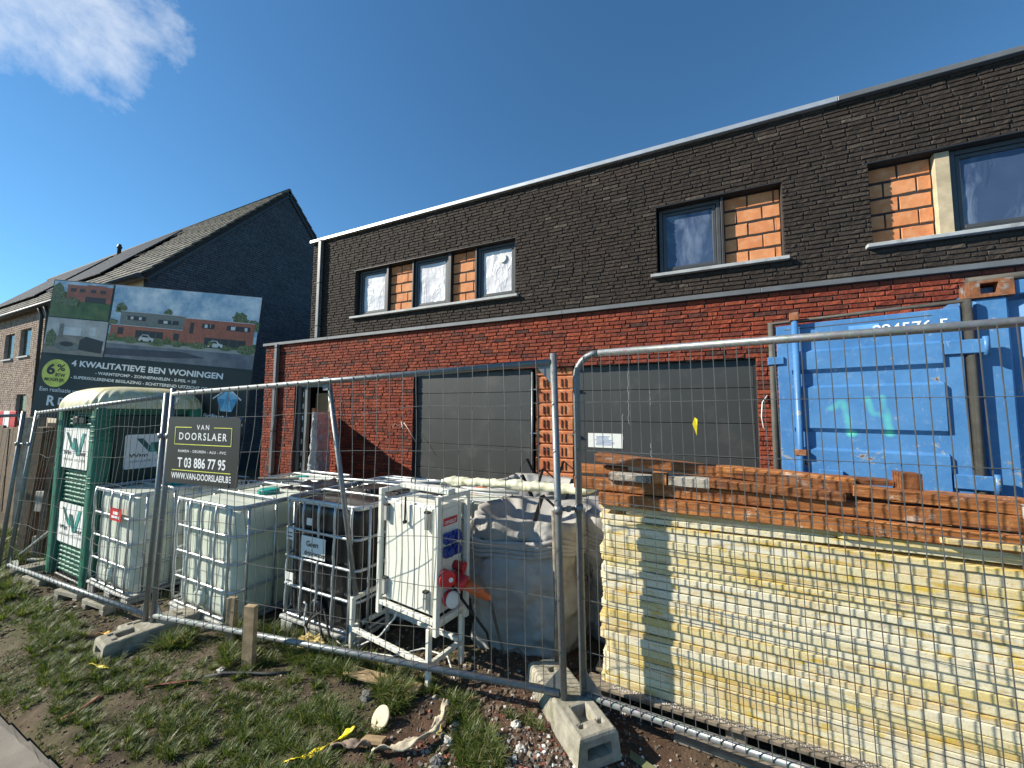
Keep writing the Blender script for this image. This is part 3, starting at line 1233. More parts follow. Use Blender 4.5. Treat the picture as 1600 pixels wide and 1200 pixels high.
def capsule_mask(a, vec, p, q, r, soft):
    """paint stroke: distance to the segment p-q in the plane of the door"""
    p, q = Vector(p), Vector(q)
    d = q-p
    L2 = d.dot(d)
    s1 = a.n('ShaderNodeVectorMath', operation='SUBTRACT')
    a.put(s1.inputs[0], vec)
    s1.inputs[1].default_value = p
    dt = a.n('ShaderNodeVectorMath', operation='DOT_PRODUCT')
    a.put(dt.inputs[0], s1.outputs[0])
    dt.inputs[1].default_value = d/L2
    t = a.math('MULTIPLY', dt.outputs['Value'], 1.0, True)
    sc = a.n('ShaderNodeVectorMath', operation='SCALE')
    sc.inputs[0].default_value = d
    a.put(sc.inputs['Scale'], t)
    s2 = a.n('ShaderNodeVectorMath', operation='SUBTRACT')
    a.put(s2.inputs[0], s1.outputs[0])
    a.put(s2.inputs[1], sc.outputs[0])
    ln = a.n('ShaderNodeVectorMath', operation='LENGTH')
    a.put(ln.inputs[0], s2.outputs[0])
    return a.rng(ln.outputs['Value'], r-soft, r+soft, 1, 0)


MAT['blue'] = container_blue()
MAT['rust'] = simple('rusty_steel', (0.20, 0.075, 0.03), 0.85, 0, 0.5, 18, 0.4, 60, dirt=(0.30, 0.33, 0.34), dirt_amt=0.35, dscale=14)
CA = R(-9)
CO = Vector((1.81, 3.84, -0.03))
MC = Matrix.Translation(CO) @ Matrix.Rotation(CA, 4, 'Z')
cont = thing('shipping_container', CO, 'blue shipping container with rust patches, its sprayed end door swung open beside the brick wall', 'container')
m = MB(MC)
m.bbox(0.0, 0.16, 0.0, 0.16, 0.12, 2.50, 0.012)
m.build('corner_post', MAT['blue'], cont)
m = MB(MC)
m.bbox(0.0, 0.16, 2.26, 2.42, 0.12, 2.50, 0.012)
m.build('corner_post', MAT['blue'], cont)
for yy in (0.0, 2.24):
    for zz in (0.0, 2.50):
        m = MB(MC)
        # casting as four walls round an oval hole facing the viewer
        x0, x1, y0, y1, z0, z1 = -0.02, 0.185, yy-0.02, yy+0.17, zz, zz+0.12
        m.box(x0, x0+0.05, y0, y1, z0, z1)
        m.box(x1-0.07, x1, y0, y1, z0, z1)
        m.box(x0+0.05, x1-0.07, y0, y1, z0, z0+0.025)
        m.box(x0+0.05, x1-0.07, y0, y1, z1-0.02, z1)
        m.box(x0+0.05, x1-0.07, y1-0.03, y1-0.002, z0+0.025, z1-0.02)
        m.build('corner_casting', MAT['rust'], cont)
# corrugated long side as one folded sheet
pts = []
x = 0.16
while x < 6.0:
    pts += [(x, 0.055), (x+0.05, 0.055), (x+0.12, 0.015), (x+0.20, 0.015)]
    x += 0.27
m = MB(MC)
n = len(pts)
vs = [(a, b, 0.16) for a, b in pts]+[(a, b, 2.47) for a, b in pts]
m.add(vs, [(i, i+1, n+i+1, n+i) for i in range(n-1)])
m.box(0.16, 5.9, 0.06, 0.075, 0.16, 2.47)
m.build('side_wall', MAT['blue'], cont)
m = MB(MC)
m.bbox(0.187, 6.0, 0.0, 0.07, 2.50, 2.60, 0.008)
m.bbox(0.187, 6.0, 0.0, 0.07, 0.0, 0.15, 0.008)
m.box(0.02, 6.0, 0.07, 2.40, 2.52, 2.585)
m.box(0.02, 6.0, 0.07, 2.40, 0.02, 0.14)
m.box(0.16, 6.0, 2.34, 2.40, 0.14, 2.52)
m.build('frame_rail', MAT['blue'], cont)
m = MB(MC)
m.tube([(-0.02+t*0.3, 0.03+0.02*math.sin(t*2.0), 2.635+0.012*math.sin(t*3)) for t in range(0, 12)], 0.028, 8)
m.build('roof_tarpaulin_roll', MAT['gasket'], cont)
# the open door leaf: local x from hinge to free edge runs to the left
HX, HY = 1.72, 3.79
FX, FY = 0.66, 4.02
dv_ = Vector((HX-FX, HY-FY, 0))
LW = dv_.length
MD = frame((FX, FY, 0.05), dv_, Vector((-dv_.y, dv_.x, 0)), (0, 0, 1))
dp = NT('container_door_paint')
base = MAT['blue']
# spray-painted number: same paint with a mint overspray
dp.m = base.copy()
dp.m.name = 'blue_door_paint_sprayed'
dp.t = dp.m.node_tree
pr = [x for x in dp.t.nodes if x.type == 'BSDF_PRINCIPLED'][0]
src = pr.inputs['Base Color'].links[0].from_socket
tcw = dp.n('ShaderNodeNewGeometry').outputs['Position']
nzv = dp.n('ShaderNodeTexNoise')
dp.put(nzv.inputs['Vector'], tcw)
nzv.inputs['Scale'].default_value = 9
off_ = dp.n('ShaderNodeVectorMath', operation='MULTIPLY_ADD')
dp.put(off_.inputs[0], nzv.outputs['Color'])
off_.inputs[1].default_value = (0.03, 0.03, 0.03)
dp.put(off_.inputs[2], tcw)
vv = dp.n('ShaderNodeVectorMath', operation='SUBTRACT')
dp.put(vv.inputs[0], off_.outputs[0])
vv.inputs[1].default_value = (0.015, 0.015, 0.015)


def dloc(u, z):
    return MD @ Vector((u*LW, 0.0, z-0.05))


strokes = [((0.315, 1.69), (0.385, 1.745)), ((0.385, 1.745), (0.425, 1.50)), ((0.52, 1.76), (0.545, 1.65)), ((0.545, 1.65), (0.60, 1.64)), ((0.60, 1.77), (0.625, 1.51))]
mask = None
for p, q in strokes:
    k = capsule_mask(dp, vv.outputs[0], dloc(*p), dloc(*q), 0.027, 0.014)
    mask = k if mask is None else dp.math('MAXIMUM', mask, k)
cmix = dp.mix(dp.math('MULTIPLY', mask, 0.92), src, (0.13, 0.64, 0.46))
dp.put(pr.inputs['Base Color'], cmix)
DZ = 2.36
m = MB(MD)
m.bbox(0.0, LW, 0.0, 0.05, 0.0, DZ, 0.006)
door_c = m.build('door', dp.m, cont)
# horizontal swages pressed into the leaf: recess between raised bands
for (za, zb) in ((0.20, 0.62), (0.74, 1.16), (1.30, 1.72), (1.84, 2.26)):
    pass
m = MB(MD)


def band(m, z0, z1, d=0.036, xa=0.12, xb=None):
    xb = LW-0.12 if xb is None else xb
    prof = [(z0, 0.0), (z0+0.035, -d), (z1-0.02, -d), (z1, 0.0)]
    vs = [(xa, y, z) for z, y in prof]+[(xb, y, z) for z, y in prof]
    m.add(vs, [(0, 4, 5, 1), (1, 5, 6, 2), (2, 6, 7, 3), (0, 1, 2, 3), (7, 6, 5, 4)])


for z0, z1 in ((0.10, 0.42), (0.55, 0.89), (1.00, 1.32), (1.445, 1.83), (1.93, 2.13)):
    b_ = MB(MD)
    band(b_, z0, z1, 0.03, 0.10, LW-0.11)
    fix_normals(b_.build('door_swage', dp.m, door_c))
# gasket all round
G = MB(MD)
gt = 0.030
G.tube([(-0.035, 0.02, 0.0), (-0.035, 0.02, DZ+0.03), (LW+0.03, 0.02, DZ+0.045), (LW+0.035, 0.02, 0.0)], gt, 8)
G.build('gasket', MAT['gasket'], door_c)
G = MB(MD)
G.tube([(0.135, -0.055, -0.02), (0.135, -0.055, 2.40)], 0.024, 10)
lb = G.build('lock_bar', MAT['blue'], door_c)
G = MB(MD)
G.bbox(0.10, 0.17, -0.085, -0.03, 2.38, 2.45, 0.006)
G.build('cam_head', MAT['rust'], lb)
for z in (0.75, 1.25):
    G = MB(MD)
    G.bbox(0.095, 0.175, -0.082, 0.0, z, z+0.05, 0.004)
    G.build('bar_bracket', MAT['rust'], lb)
G = MB(MD)
G.bbox(0.25, 0.40, -0.06, -0.035, 0.95, 1.15, 0.006)
G.build('lock_box', MAT['blue'], door_c)
for z in (0.30, 1.08, 2.02):
    G = MB(MD)
    G.bbox(LW-0.10, LW+0.11, -0.022, 0.02, z, z+0.10, 0.006)
    G.tube([(LW+0.10, -0.012, z-0.015), (LW+0.10, -0.012, z+0.115)], 0.016, 8)
    G.build('hinge', MAT['blue'], door_c)
for z in (0.9, 2.02):
    G = MB(MD)
    G.bbox(-0.07, 0.05, -0.02, 0.02, z, z+0.07, 0.006)
    G.build('door_cleat', MAT['blue'], door_c)
G = MB(MD)
G.box(0.48, 0.66, -0.0025, -0.0012, 2.205, 2.30)
G.build('paint_patch', simple('pale_blue_patch', (0.11, 0.30, 0.62), 0.5), door_c)
text('894576 5', MD @ Matrix.Translation((0.62, -0.002, 2.215)), 0.075, MAT['lettering_white'], door_c, w=0.40, bold=0.01)
G = MB(MD)
G.box(0.06, 0.94, -0.002, -0.0008, 2.318, 2.324)
G.build('weld_line', MAT['gasket'], door_c)

# ================================================================ FENCE PANELS


def lerp(a, b, t):
    return Vector(a)*(1-t)+Vector(b)*t


def fence_panel(BL, BR, TL, TR, nv, hz, label, style='post', fb=0.035, ft=0.975, bend=0.004, seed=1, dents=()):
    BL, BR, TL, TR = map(Vector, (BL, BR, TL, TR))
    t = thing('mesh_fence', (BL+BR)/2, label, 'fence', 'mesh construction fence panels')
    r = 0.0205

    def P(u, v):
        return lerp(lerp(BL, BR, u), lerp(TL, TR, u), v)
    nrm = (BR-BL).cross(Vector((0, 0, 1))).normalized()
    if nrm.dot(CAM_P-(BL+BR)/2) < 0:
        nrm = -nrm
    if style == 'post':
        for u in (0, 1):
            MB().tube([P(u, 0), P(u, 1)], r, 12).build('post', MAT['galv'], t)
        MB().tube([P(0.004, ft), P(0.996, ft)], r, 12).build('top_rail', MAT['galv'], t)
    else:
        rc = 0.14/3.5
        rv = 0.14/2.0
        pts = [P(0, 0), P(0, 1-rv)]
        for k in range(1, 7):
            a = k/6*math.pi/2
            pts.append(P(rc*(1-math.cos(a)), 1-rv*(1-math.sin(a))))
        MB().tube(pts, r, 12).build('post', MAT['galv'], t)
        MB().tube([P(rc, 1), P(1-rc, 1)], r, 12).build('top_rail', MAT['galv'], t)
        pts = [P(1, 0), P(1, 1-rv)]
        for k in range(1, 7):
            a = k/6*math.pi/2
            pts.append(P(1-rc*(1-math.cos(a)), 1-rv*(1-math.sin(a))))
        MB().tube(pts, r, 12).build('post', MAT['galv'], t)
    MB().tube([P(0.006, fb), P(0.994, fb)], r, 12).build('bottom_rail', MAT['galv'], t)
    # triangular gusset plates
    gu = 0.13/(BR-BL).length
    corners = [(0, fb, 1, 1), (1, fb, -1, 1)]
    if style == 'post':
        corners += [(0, ft, 1, -1), (1, ft, -1, -1)]
    for u, v, su, sv in corners:
        a, b, c = P(u, v), P(u+su*gu, v), P(u, v+sv*0.075)
        m = MB()
        o = nrm*0.003
        m.add([a+o, b+o, c+o, a-o, b-o, c-o], [(0, 1, 2), (5, 4, 3), (0, 3, 4, 1), (1, 4, 5, 2), (2, 5, 3, 0)])
        m.build('gusset_plate', MAT['galv'], t)
    rr = random.Random(seed)

    def dent(u, v):
        d = Vector((0, 0, 0))
        for (du, dv2, su, sv, ax, ay) in dents:
            g = math.exp(-((u-du)/su)**2-((v-dv2)/sv)**2)
            d += (BR-BL).normalized()*(ax*g)+nrm*(ay*g)
        return d
    o2 = nrm*0.022
    for i in range(1, nv):
        u = i/nv
        ph = rr.random()*10
        pts = []
        for k in range(15):
            v = fb-0.012+(ft-fb+0.02)*k/14 if style == 'post' else fb-0.012+(1.008-fb)*k/14
            e = math.sin(math.pi*k/14)
            j = Vector(((noise.noise(Vector((v*3, ph, 0))))*bend*2, (noise.noise(Vector((v*3, ph, 5))))*bend*2, 0))*e
            pts.append(P(u, v)+o2+j+dent(u, v)*e)
        q = 2.4e-3
        MB().tube(pts, q, 4).build('vertical_wire', MAT['wire'], t)
    for z in hz:
        pts = []
        v = z/2.0
        ph = rr.random()*10
        for k in range(25):
            u = k/24
            e = min(1, 8*min(u, 1-u))
            j = Vector((0, (noise.noise(Vector((u*6, ph, 1))))*bend*2, (noise.noise(Vector((u*6, ph, 2))))*bend*2.5))*e
            pts.append(P(u, v)+o2*1.2+j+dent(u, v)*e)
        MB().tube(pts, 2.2e-3, 4).build('horizontal_wire', MAT['wire'], t)
    return t


HZ = [0.31+0.28*k for k in range(6)]
fence_panel((-4.22, 1.765, -0.17), (-0.71, 2.19, 0.0), (-4.20, 1.79, 1.84), (-0.765, 2.18, 2.0), 33, HZ, 'middle fence panel, bent wire mesh between two straight posts in front of the white tanks',
            bend=0.012, seed=3, dents=((0.5, 0.45, 0.2, 0.3, 0.03, 0.02), (0.33, 0.6, 0.1, 0.2, -0.05, 0.02)))
fence_panel((-7.80, 1.76, -0.36), (-4.30, 1.745, -0.17), (-7.74, 1.87, 1.63), (-4.275, 1.775, 1.80), 32, HZ, 'left fence panel in front of the green portable toilet, its wires crooked',
            bend=0.02, seed=5, dents=((0.55, 0.6, 0.2, 0.3, 0.04, 0.0), (0.35, 0.35, 0.15, 0.2, -0.04, 0.0)), ft=0.985)
fence_panel((-0.62, 2.275, -0.02), (2.88, 2.17, 0.0), (-0.655, 2.275, 2.0), (2.85, 2.17, 2.03), 66, [0.1]+[0.31+0.28*k for k in range(6)], 'right fence panel with rounded top corner and fine mesh in front of the yellow stack',
            style='round', fb=0.03, bend=0.003, seed=8)
fence_panel((-11.3, 1.15, -0.5), (-7.95, 1.72, -0.38), (-11.25, 1.15, 1.50), (-7.93, 1.80, 1.62), 32, HZ, 'far left fence panel ending at the frame edge beyond the toilet',
            bend=0.01, seed=9)


def clamp(p, q, label):
    p, q = Vector(p), Vector(q)
    c = thing('fence_clamp', (p+q)/2, label, 'clamp', 'clamps joining the fence posts')
    for a in (p, q):
        MB().tube([a-Vector((0, 0, 0.022)), a+Vector((0, 0, 0.022))], 0.026, 12).build('collar', MAT['galv'], c)
    d = (q-p).normalized()
    MB().tube([p+d*0.026, q-d*0.026], 0.012, 8).build('bolt', MAT['galv'], c)
    m = (p+q)/2
    MB().lathe([(0.019, -0.012), (0.019, 0.012)], 6, tuple(m), 'Y', False).build('nut', MAT['galv'], c)


clamp((-0.738, 2.185, 1.08), (-0.64, 2.275, 1.08), 'steel clamp between the two posts beside the yellow stack')
clamp((-4.287, 1.760, 1.42), (-4.208, 1.783, 1.42), 'steel clamp between the posts beside the black sign')
clamp((-7.935, 1.775, 1.20), (-7.765, 1.835, 1.20), 'steel clamp between the posts left of the green toilet')

# prop pole leaning behind the middle panel
pp = thing('prop_pole', (-2.38, 2.31, -0.12), 'galvanised pole leaning behind the middle fence panel across the black tank', 'pole')
MB().tube([(-2.38, 2.31, -0.12), (-2.50, 2.02, 1.87)], 0.019, 12).build('pole', MAT['galv'], pp)
MB().bbox(-2.53, -2.47, 1.99, 2.02, 1.80, 1.90, 0.004).build('hook_plate', MAT['galv'], pp)


# concrete feet with handle hole and post sockets
def foot(corner, axis_, base, Lf, Wf, Hf, label, tilt=0.0):
    ax = Vector((axis_[0], axis_[1], tilt)).normalized()
    lat = Vector((axis_[1], -axis_[0], 0)).normalized()
    t = thing('ballast_block', (corner[0], corner[1], base), label, 'fence foot', 'concrete fence feet')
    M = frame((corner[0], corner[1], base), lat, ax, lat.cross(ax))
    m = MB(M)
    # body built of slabs round the sockets; x across, y along (0 = near end), z up
    ys = [0.0, 0.035, 0.13, 0.17, 0.19, 0.27, Lf-0.27, Lf-0.19, Lf-0.17, Lf]
    nY = 44
    nX = 14

    def top(u, v):
        x, y = u*Wf, v*Lf
        b = 0.018
        e = min(x, Wf-x, y, Lf-y)
        z = Hf-0.018*max(0, 1-e/b)**2
        for (cx, cy, rx, ry, dp_) in ((Wf*0.5, 0.155, 0.045, 0.055, 0.06), (Wf*0.26, 0.075, 0.016, 0.014, 0.03), (Wf*0.74, 0.075, 0.016, 0.014, 0.03), (Wf*0.5, Lf-0.12, 0.02, 0.02, 0.05)):
            q = max(abs(x-cx)/rx, abs(y-cy)/ry)
            if q < 1:
                z = min(z, Hf-dp_)
            elif q < 1.12:
                z = min(z, Hf-0.004)
        z += noise.noise(Vector((x*30+corner[0], y*30, 1)))*0.0022
        return (x, y, z)
    m.grid(top, 28, 80, smooth=False)

    def side(x0, sx):
        def fn(u, v):
            y = u*Lf
            z = v*(Hf-0.016)
            bul = 0.012*(1-v)
            return (x0+sx*(bul+noise.noise(Vector((y*25, z*25, x0*9+3)))*0.002), y, z)
        return fn
    m.grid(side(0, -1), 60, 8, smooth=False)
    m.grid(side(Wf, 1), 60, 8, smooth=False)

    def end(y0, sy):
        def fn(u, v):
            x = u*Wf
            z = v*(Hf-0.016)
            y = y0+sy*0.012*(1-v)
            if abs(x-Wf/2) < Wf*0.27 and 0.38 < v < 0.76:
                y = y0-sy*0.06
            x += (u-0.5)*0.024*(1-v)
            return (x, y, z)
        return fn
    m.grid(end(0, -1), 26, 22, smooth=False)
    m.grid(end(Lf, 1), 26, 22, smooth=False)
    fix_normals(m.build('block', MAT['concrete'], t))
    return t


foot((-0.555, 1.955), (-0.72, 0.69), -0.105, 0.64, 0.225, 0.145, 'concrete foot under the paired posts beside the yellow stack, lit on its long side')
foot((-4.36, 1.46), (0.12, 0.99), -0.30, 0.62, 0.24, 0.145, 'mossy concrete foot under the posts between the two white tanks')
foot((-4.56, 1.66), (0.25, 0.97), -0.32, 0.5, 0.20, 0.11, 'smaller concrete foot half hidden behind the mossy one')
foot((-8.0, 1.52), (0.05, 1), -0.52, 0.62, 0.24, 0.14, 'concrete foot under the leftmost posts in the grass')

# ================================================================ BLACK SIGN ON THE FENCE
sg = thing('fence_sign', (-3.78, 1.79, 1.0), 'black company sign with yellow frame and phone number wired to the fence', 'sign')
MS = frame((-4.13, 1.758, 1.02), (0.9935, 0.113, 0.0), (-0.113, 0.9935, 0), (0, 0, 1))
SW, SH = 0.88, 0.56
MS = frame((-4.15, 1.748, 1.03), (0.9935, 0.113, 0.0), (-0.113, 0.9935, 0), (0, 0, 1))
m = MB(MS)
c_ = 0.03
poly = []
for cx, cz, a0 in ((SW-c_, c_, -90), (SW-c_, SH-c_, 0), (c_, SH-c_, 90), (c_, c_, 180)):
    for k in range(6):
        a = R(a0+k*18)
        poly.append((cx+c_*math.cos(a), cz+c_*math.sin(a)))
m.prism(poly, 0.0, 0.004)
m.build('plate', simple('sign_charcoal', (0.028, 0.028, 0.026), 0.45, 0, 0.1, 3, 0.03), sg)
m = MB(MS)
t_ = 0.006
bx0, bx1, bz0, bz1 = 0.10, 0.79, 0.325, 0.475
e0, e1 = -0.0022, -0.0006
m.box(bx0, bx1, e0, e1, bz0, bz0+t_)
m.box(bx0, bx0+0.21, e0, e1, bz1-t_, bz1)
m.box(bx1-0.21, bx1, e0, e1, bz1-t_, bz1)
m.box(bx0, bx0+t_, e0, e1, bz0+t_, bz1-t_)
m.box(bx1-t_, bx1, e0, e1, bz0+t_, bz1-t_)
m.box(0.09, 0.80, e0, e1, 0.108, 0.108+t_)
m.build('border_line', MAT['lettering_yellow'], sg)


def T(s, x, z, h, w, mat=None, M=MS, par=sg, bold=0.012, align='LEFT', sp=1.0):
    return text(s, M @ Matrix.Translation((x, 0, z)), h, mat or MAT['lettering_white'], par, w=w, bold=bold, align=align, sp=sp)


T('VAN', 0.445, 0.455, 0.042, 0.15, align='CENTER', sp=1.5)
T('DOORSLAER', 0.445, 0.368, 0.062, 0.58, align='CENTER', sp=1.3)
T('RAMEN - DEUREN - ALU - PVC', 0.445, 0.262, 0.022, 0.58, align='CENTER', sp=1.15)
T('T 03 886 77 95', 0.445, 0.138, 0.082, 0.58, align='CENTER', bold=0.02)
T('WWW.VAN-DOORSLAER.BE', 0.445, 0.040, 0.052, 0.72, align='CENTER', bold=0.02)

# ================================================================ BIG SITE BOARD
BT = Vector((-8.389, 2.068, 3.542))
ex = Vector((0.8969, 0.4344, -0.0830)).normalized()
nb_ = Vector((-0.4359, 0.9000, 0.0)).normalized()      # pointing away from the viewer
ez = ex.cross(nb_)
ez = ez if ez.z > 0 else -ez
MBd = frame(BT, ex, nb_, ez)
bd = thing('site_board', (BT.x+1.4, BT.y+0.7, -0.3), 'large dark building-site board with printed house pictures behind the green toilet, slightly tilted', 'sign')
BW, BH = 3.05, 2.0
m = MB(MBd)
m.bbox(0, BW, 0, 0.02, -BH, 0, 0.003)
m.build('panel', simple('board_dark_green', (0.018, 0.026, 0.026), 0.5, 0, 0.1, 2, 0.02), bd)
for x in (0.35, 1.55, 2.75):
    m = MB(MBd)
    m.bbox(x, x+0.09, 0.022, 0.11, -BH-2.0, -0.1, 0.004)
    m.build('post', MAT['brown_wood'], bd)


def flat(name, rect, mat, layer, poly=None):
    m = MB(MBd)
    y = -0.0008*layer
    if poly is None:
        x0, x1, z0, z1 = rect
        poly = [(x0, z0), (x1, z0), (x1, z1), (x0, z1)]
    n = len(poly)
    m.add([(a, y, b) for a, b in poly], [list(range(n))])
    return m.build(name, mat, bd)


def pmat(name, c0, c1=None, sc=8.0, grad=False, z0=0, z1=1):
    a = NT(name)
    w = a.world()
    c1 = c1 or tuple(x*0.8 for x in c0)
    f = a.rng(a.noise(w, sc, 6, 0.65), 0.4, 0.65)
    a.bsdf(a.mix(f, c0, c1), 0.5)
    return a.m


P_sky = pmat('print_sky', (0.26, 0.44, 0.60), (0.80, 0.86, 0.88), 3.2)
P_lawn = pmat('print_lawn', (0.07, 0.12, 0.03), (0.13, 0.20, 0.06), 8)
P_road = pmat('print_road', (0.24, 0.245, 0.26), (0.13, 0.13, 0.16), 3)
P_kerb = pmat('print_kerb', (0.42, 0.40, 0.37))
P_red = pmat('print_red_house', (0.46, 0.14, 0.075), (0.34, 0.10, 0.055), 25)
P_grey = pmat('print_grey_house', (0.22, 0.225, 0.20), (0.16, 0.165, 0.15), 25)
P_dark = pmat('print_dark', (0.03, 0.03, 0.032))
P_tree = pmat('print_tree', (0.04, 0.07, 0.02), (0.24, 0.28, 0.12), 45)
P_room = pmat('print_room', (0.42, 0.40, 0.37), (0.62, 0.60, 0.56), 5)
P_floor = pmat('print_floor', (0.36, 0.31, 0.24), (0.24, 0.2, 0.16), 6)
P_white = pmat('print_white', (0.72, 0.72, 0.70))
# top-left picture: red houses behind a lawn
flat('picture', (0.015, 0.875, -0.545, -0.015), P_lawn, 1)
flat('printed_sky', (0.015, 0.875, -0.17, -0.015), P_sky, 2)
flat('printed_house', (0.22, 0.875, -0.30, -0.06), P_red, 3)
flat('printed_house', (0.50, 0.78, -0.17, -0.045), P_red, 4)
for x in (0.27, 0.40, 0.56, 0.70):
    flat('printed_window', (x, x+0.08, -0.16, -0.11), P_dark, 5)
flat('printed_door', (0.5, 0.8, -0.30, -0.22), P_dark, 5)
flat('printed_hedge', None, P_tree, 6, [(0.015, -0.33), (0.40, -0.38), (0.42, -0.28), (0.3, -0.24), (0.22, -0.27), (0.16, -0.1), (0.09, -0.04), (0.02, -0.10)])
# bottom-left picture: living room
flat('picture', (0.015, 0.885, -1.075, -0.56), P_room, 1)
flat('printed_floor', None, P_floor, 2, [(0.015, -1.075), (0.885, -1.075), (0.885, -0.99), (0.55, -0.80), (0.22, -0.80), (0.015, -0.96)])
flat('printed_window', (0.27, 0.52, -0.80, -0.68), P_white, 3)
flat('printed_curtain', (0.20, 0.26, -0.84, -0.64), P_grey, 4)
flat('printed_wall_picture', (0.64, 0.73, -0.78, -0.66), P_white, 4)
flat('printed_sofa', None, P_dark, 5, [(0.52, -1.0), (0.85, -1.03), (0.86, -0.85), (0.60, -0.80), (0.52, -0.86)])
flat('printed_rug', None, P_grey, 3, ngon(0.36, -0.96, 0.2, 20, 0, 0.07))
flat('printed_table', None, P_dark, 6, ngon(0.34, -0.93, 0.10, 14, 0, 0.035))
flat('printed_plant', None, P_tree, 5, [(0.04, -0.98), (0.16, -0.98), (0.18, -0.82), (0.10, -0.72), (0.03, -0.80)])
# main picture: the new street front
flat('picture', (0.905, 3.045, -1.065, -0.005), P_road, 1)
flat('printed_sky', (0.905, 3.045, -0.72, -0.005), P_sky, 2)
flat('printed_pavement', None, P_kerb, 3, [(0.905, -0.86), (3.045, -0.86), (3.045, -0.78), (0.905, -0.80)])
flat('printed_lawn', None, P_lawn, 4, [(0.905, -0.82), (3.045, -0.80), (3.045, -0.70), (0.905, -0.72)])
for cx, cz, s in ((1.04, -0.33, 0.09), (1.72, -0.36, 0.08), (2.77, -0.36, 0.15), (2.98, -0.45, 0.12), (0.95, -0.55, 0.08), (1.0, -0.37, 0.05)):
    rr = random.Random(int(cx*100))
    flat('printed_tree', None, P_tree, 3, [(cx+s*(0.6+0.4*rr.random())*math.cos(t*0.35), cz+s*(0.5+0.5*rr.random())*math.sin(t*0.35)) for t in range(18)])
flat('printed_house', (1.05, 1.98, -0.62, -0.38), P_grey, 5)
flat('printed_house', (1.98, 3.0, -0.76, -0.40), P_red, 5)
flat('printed_house', (0.93, 1.98, -0.76, -0.585), P_red, 6)
flat('printed_garage', (1.30, 1.70, -0.75, -0.64), P_dark, 7)
flat('printed_garage', (2.30, 2.90, -0.77, -0.66), P_dark, 7)
for x0, x1, z0, z1 in ((1.14, 1.42, -0.50, -0.44), (1.60, 1.90, -0.52, -0.46), (2.07, 2.12, -0.62, -0.46), (2.24, 2.42, -0.53, -0.46), (2.60, 2.94, -0.53, -0.46), (1.04, 1.12, -0.72, -0.62), (1.85, 1.93, -0.74, -0.64)):
    flat('printed_window', (x0, x1, z0, z1), P_dark, 8)
for x0, x1, z0, z1 in ((1.20, 1.24, -0.49, -0.45), (1.32, 1.36, -0.49, -0.45), (1.68, 1.74, -0.51, -0.47), (2.28, 2.32, -0.52, -0.47), (2.66, 2.72, -0.52, -0.47), (2.86, 2.90, -0.52, -0.47)):
    flat('printed_curtain', (x0, x1, z0, z1), P_white, 9)
for cx, w_, h_ in ((1.24, 0.10, 0.05), (1.62, 0.13, 0.06), (1.92, 0.08, 0.05), (2.22, 0.14, 0.045), (2.62, 0.10, 0.04), (2.92, 0.14, 0.07), (0.96, 0.05, 0.04)):
    flat('printed_hedge', None, P_tree, 9, ngon(cx, -0.79, w_, 16, 0, h_))
for cx in (1.47, 2.47):
    flat('printed_car', None, P_white, 10, [(cx-0.11, -0.79), (cx+0.10, -0.79), (cx+0.11, -0.745), (cx+0.05, -0.73), (cx+0.02, -0.695), (cx-0.06, -0.695), (cx-0.10, -0.74)])
for x0, x1, z in ((1.05, 1.98, -0.383), (1.98, 3.0, -0.405), (0.93, 1.98, -0.588)):
    flat('printed_roof_edge', (x0, x1, z, z+0.008), P_white, 10)
for x0 in (1.30, 1.40, 1.50, 1.60, 2.30, 2.42, 2.54, 2.66, 2.78):
    flat('printed_door_joint', (x0, x0+0.004, -0.75, -0.65), P_grey, 11)
for x0 in (1.145, 1.80, 2.36, 2.72):
    flat('printed_frame', (x0, x0+0.006, -0.51, -0.455), P_white, 11)
for cx in (1.0, 1.78, 2.40):
    flat('printed_shrub', None, P_tree, 12, [(cx+0.05*math.cos(t*0.7)*(0.7+0.3*(t % 2)), -0.745+0.045*math.sin(t*0.7)*(0.7+0.3*(t % 2))) for t in range(9)])
for cx in (1.47, 2.47):
    flat('printed_car_glass', None, P_dark, 11, [(cx-0.07, -0.735), (cx+0.03, -0.735), (cx+0.01, -0.705), (cx-0.055, -0.705)])
    for wx in (-0.06, 0.06):
        flat('printed_wheel', None, P_dark, 12, ngon(cx+wx, -0.787, 0.018, 12))
flat('printed_shadow', None, pmat('print_shadow_road', (0.06, 0.06, 0.085)), 4, [(0.905, -0.93), (2.0, -0.90), (2.35, -0.96), (1.9, -1.0), (0.905, -1.03)])


def TB(s, x, z, h, w, mat=None, bold=0.015, align='LEFT', sp=1.0):
    return text(s, MBd @ Matrix.Translation((x, 0, z)), h, mat or MAT['lettering_white'], bd, w=w, bold=bold, align=align, sp=sp)


TB('4 KWALITATIEVE BEN WONINGEN', 0.46, -1.235, 0.085, 2.18, bold=0.03)
TB('- WARMTEPOMP - ZONNEPANELEN - E-PEIL = 20', 0.82, -1.328, 0.042, 1.45, bold=0.02)
TB('- SUPERISOLERENDE BEGLAZING - SCHITTEREND UITZICHT OP GROEN', 0.48, -1.415, 0.042, 2.22, bold=0.02)
flat('badge', None, MAT['lettering_yellow'], 2, ngon(0.26, -1.36, 0.20, 32))


def TB2(s, x, z, h, w, bold=0.02):
    return text(s, MBd @ Matrix.Translation((x, -0.002, z)), h, MAT['lettering_black'], bd, w=w, bold=bold, align='CENTER')


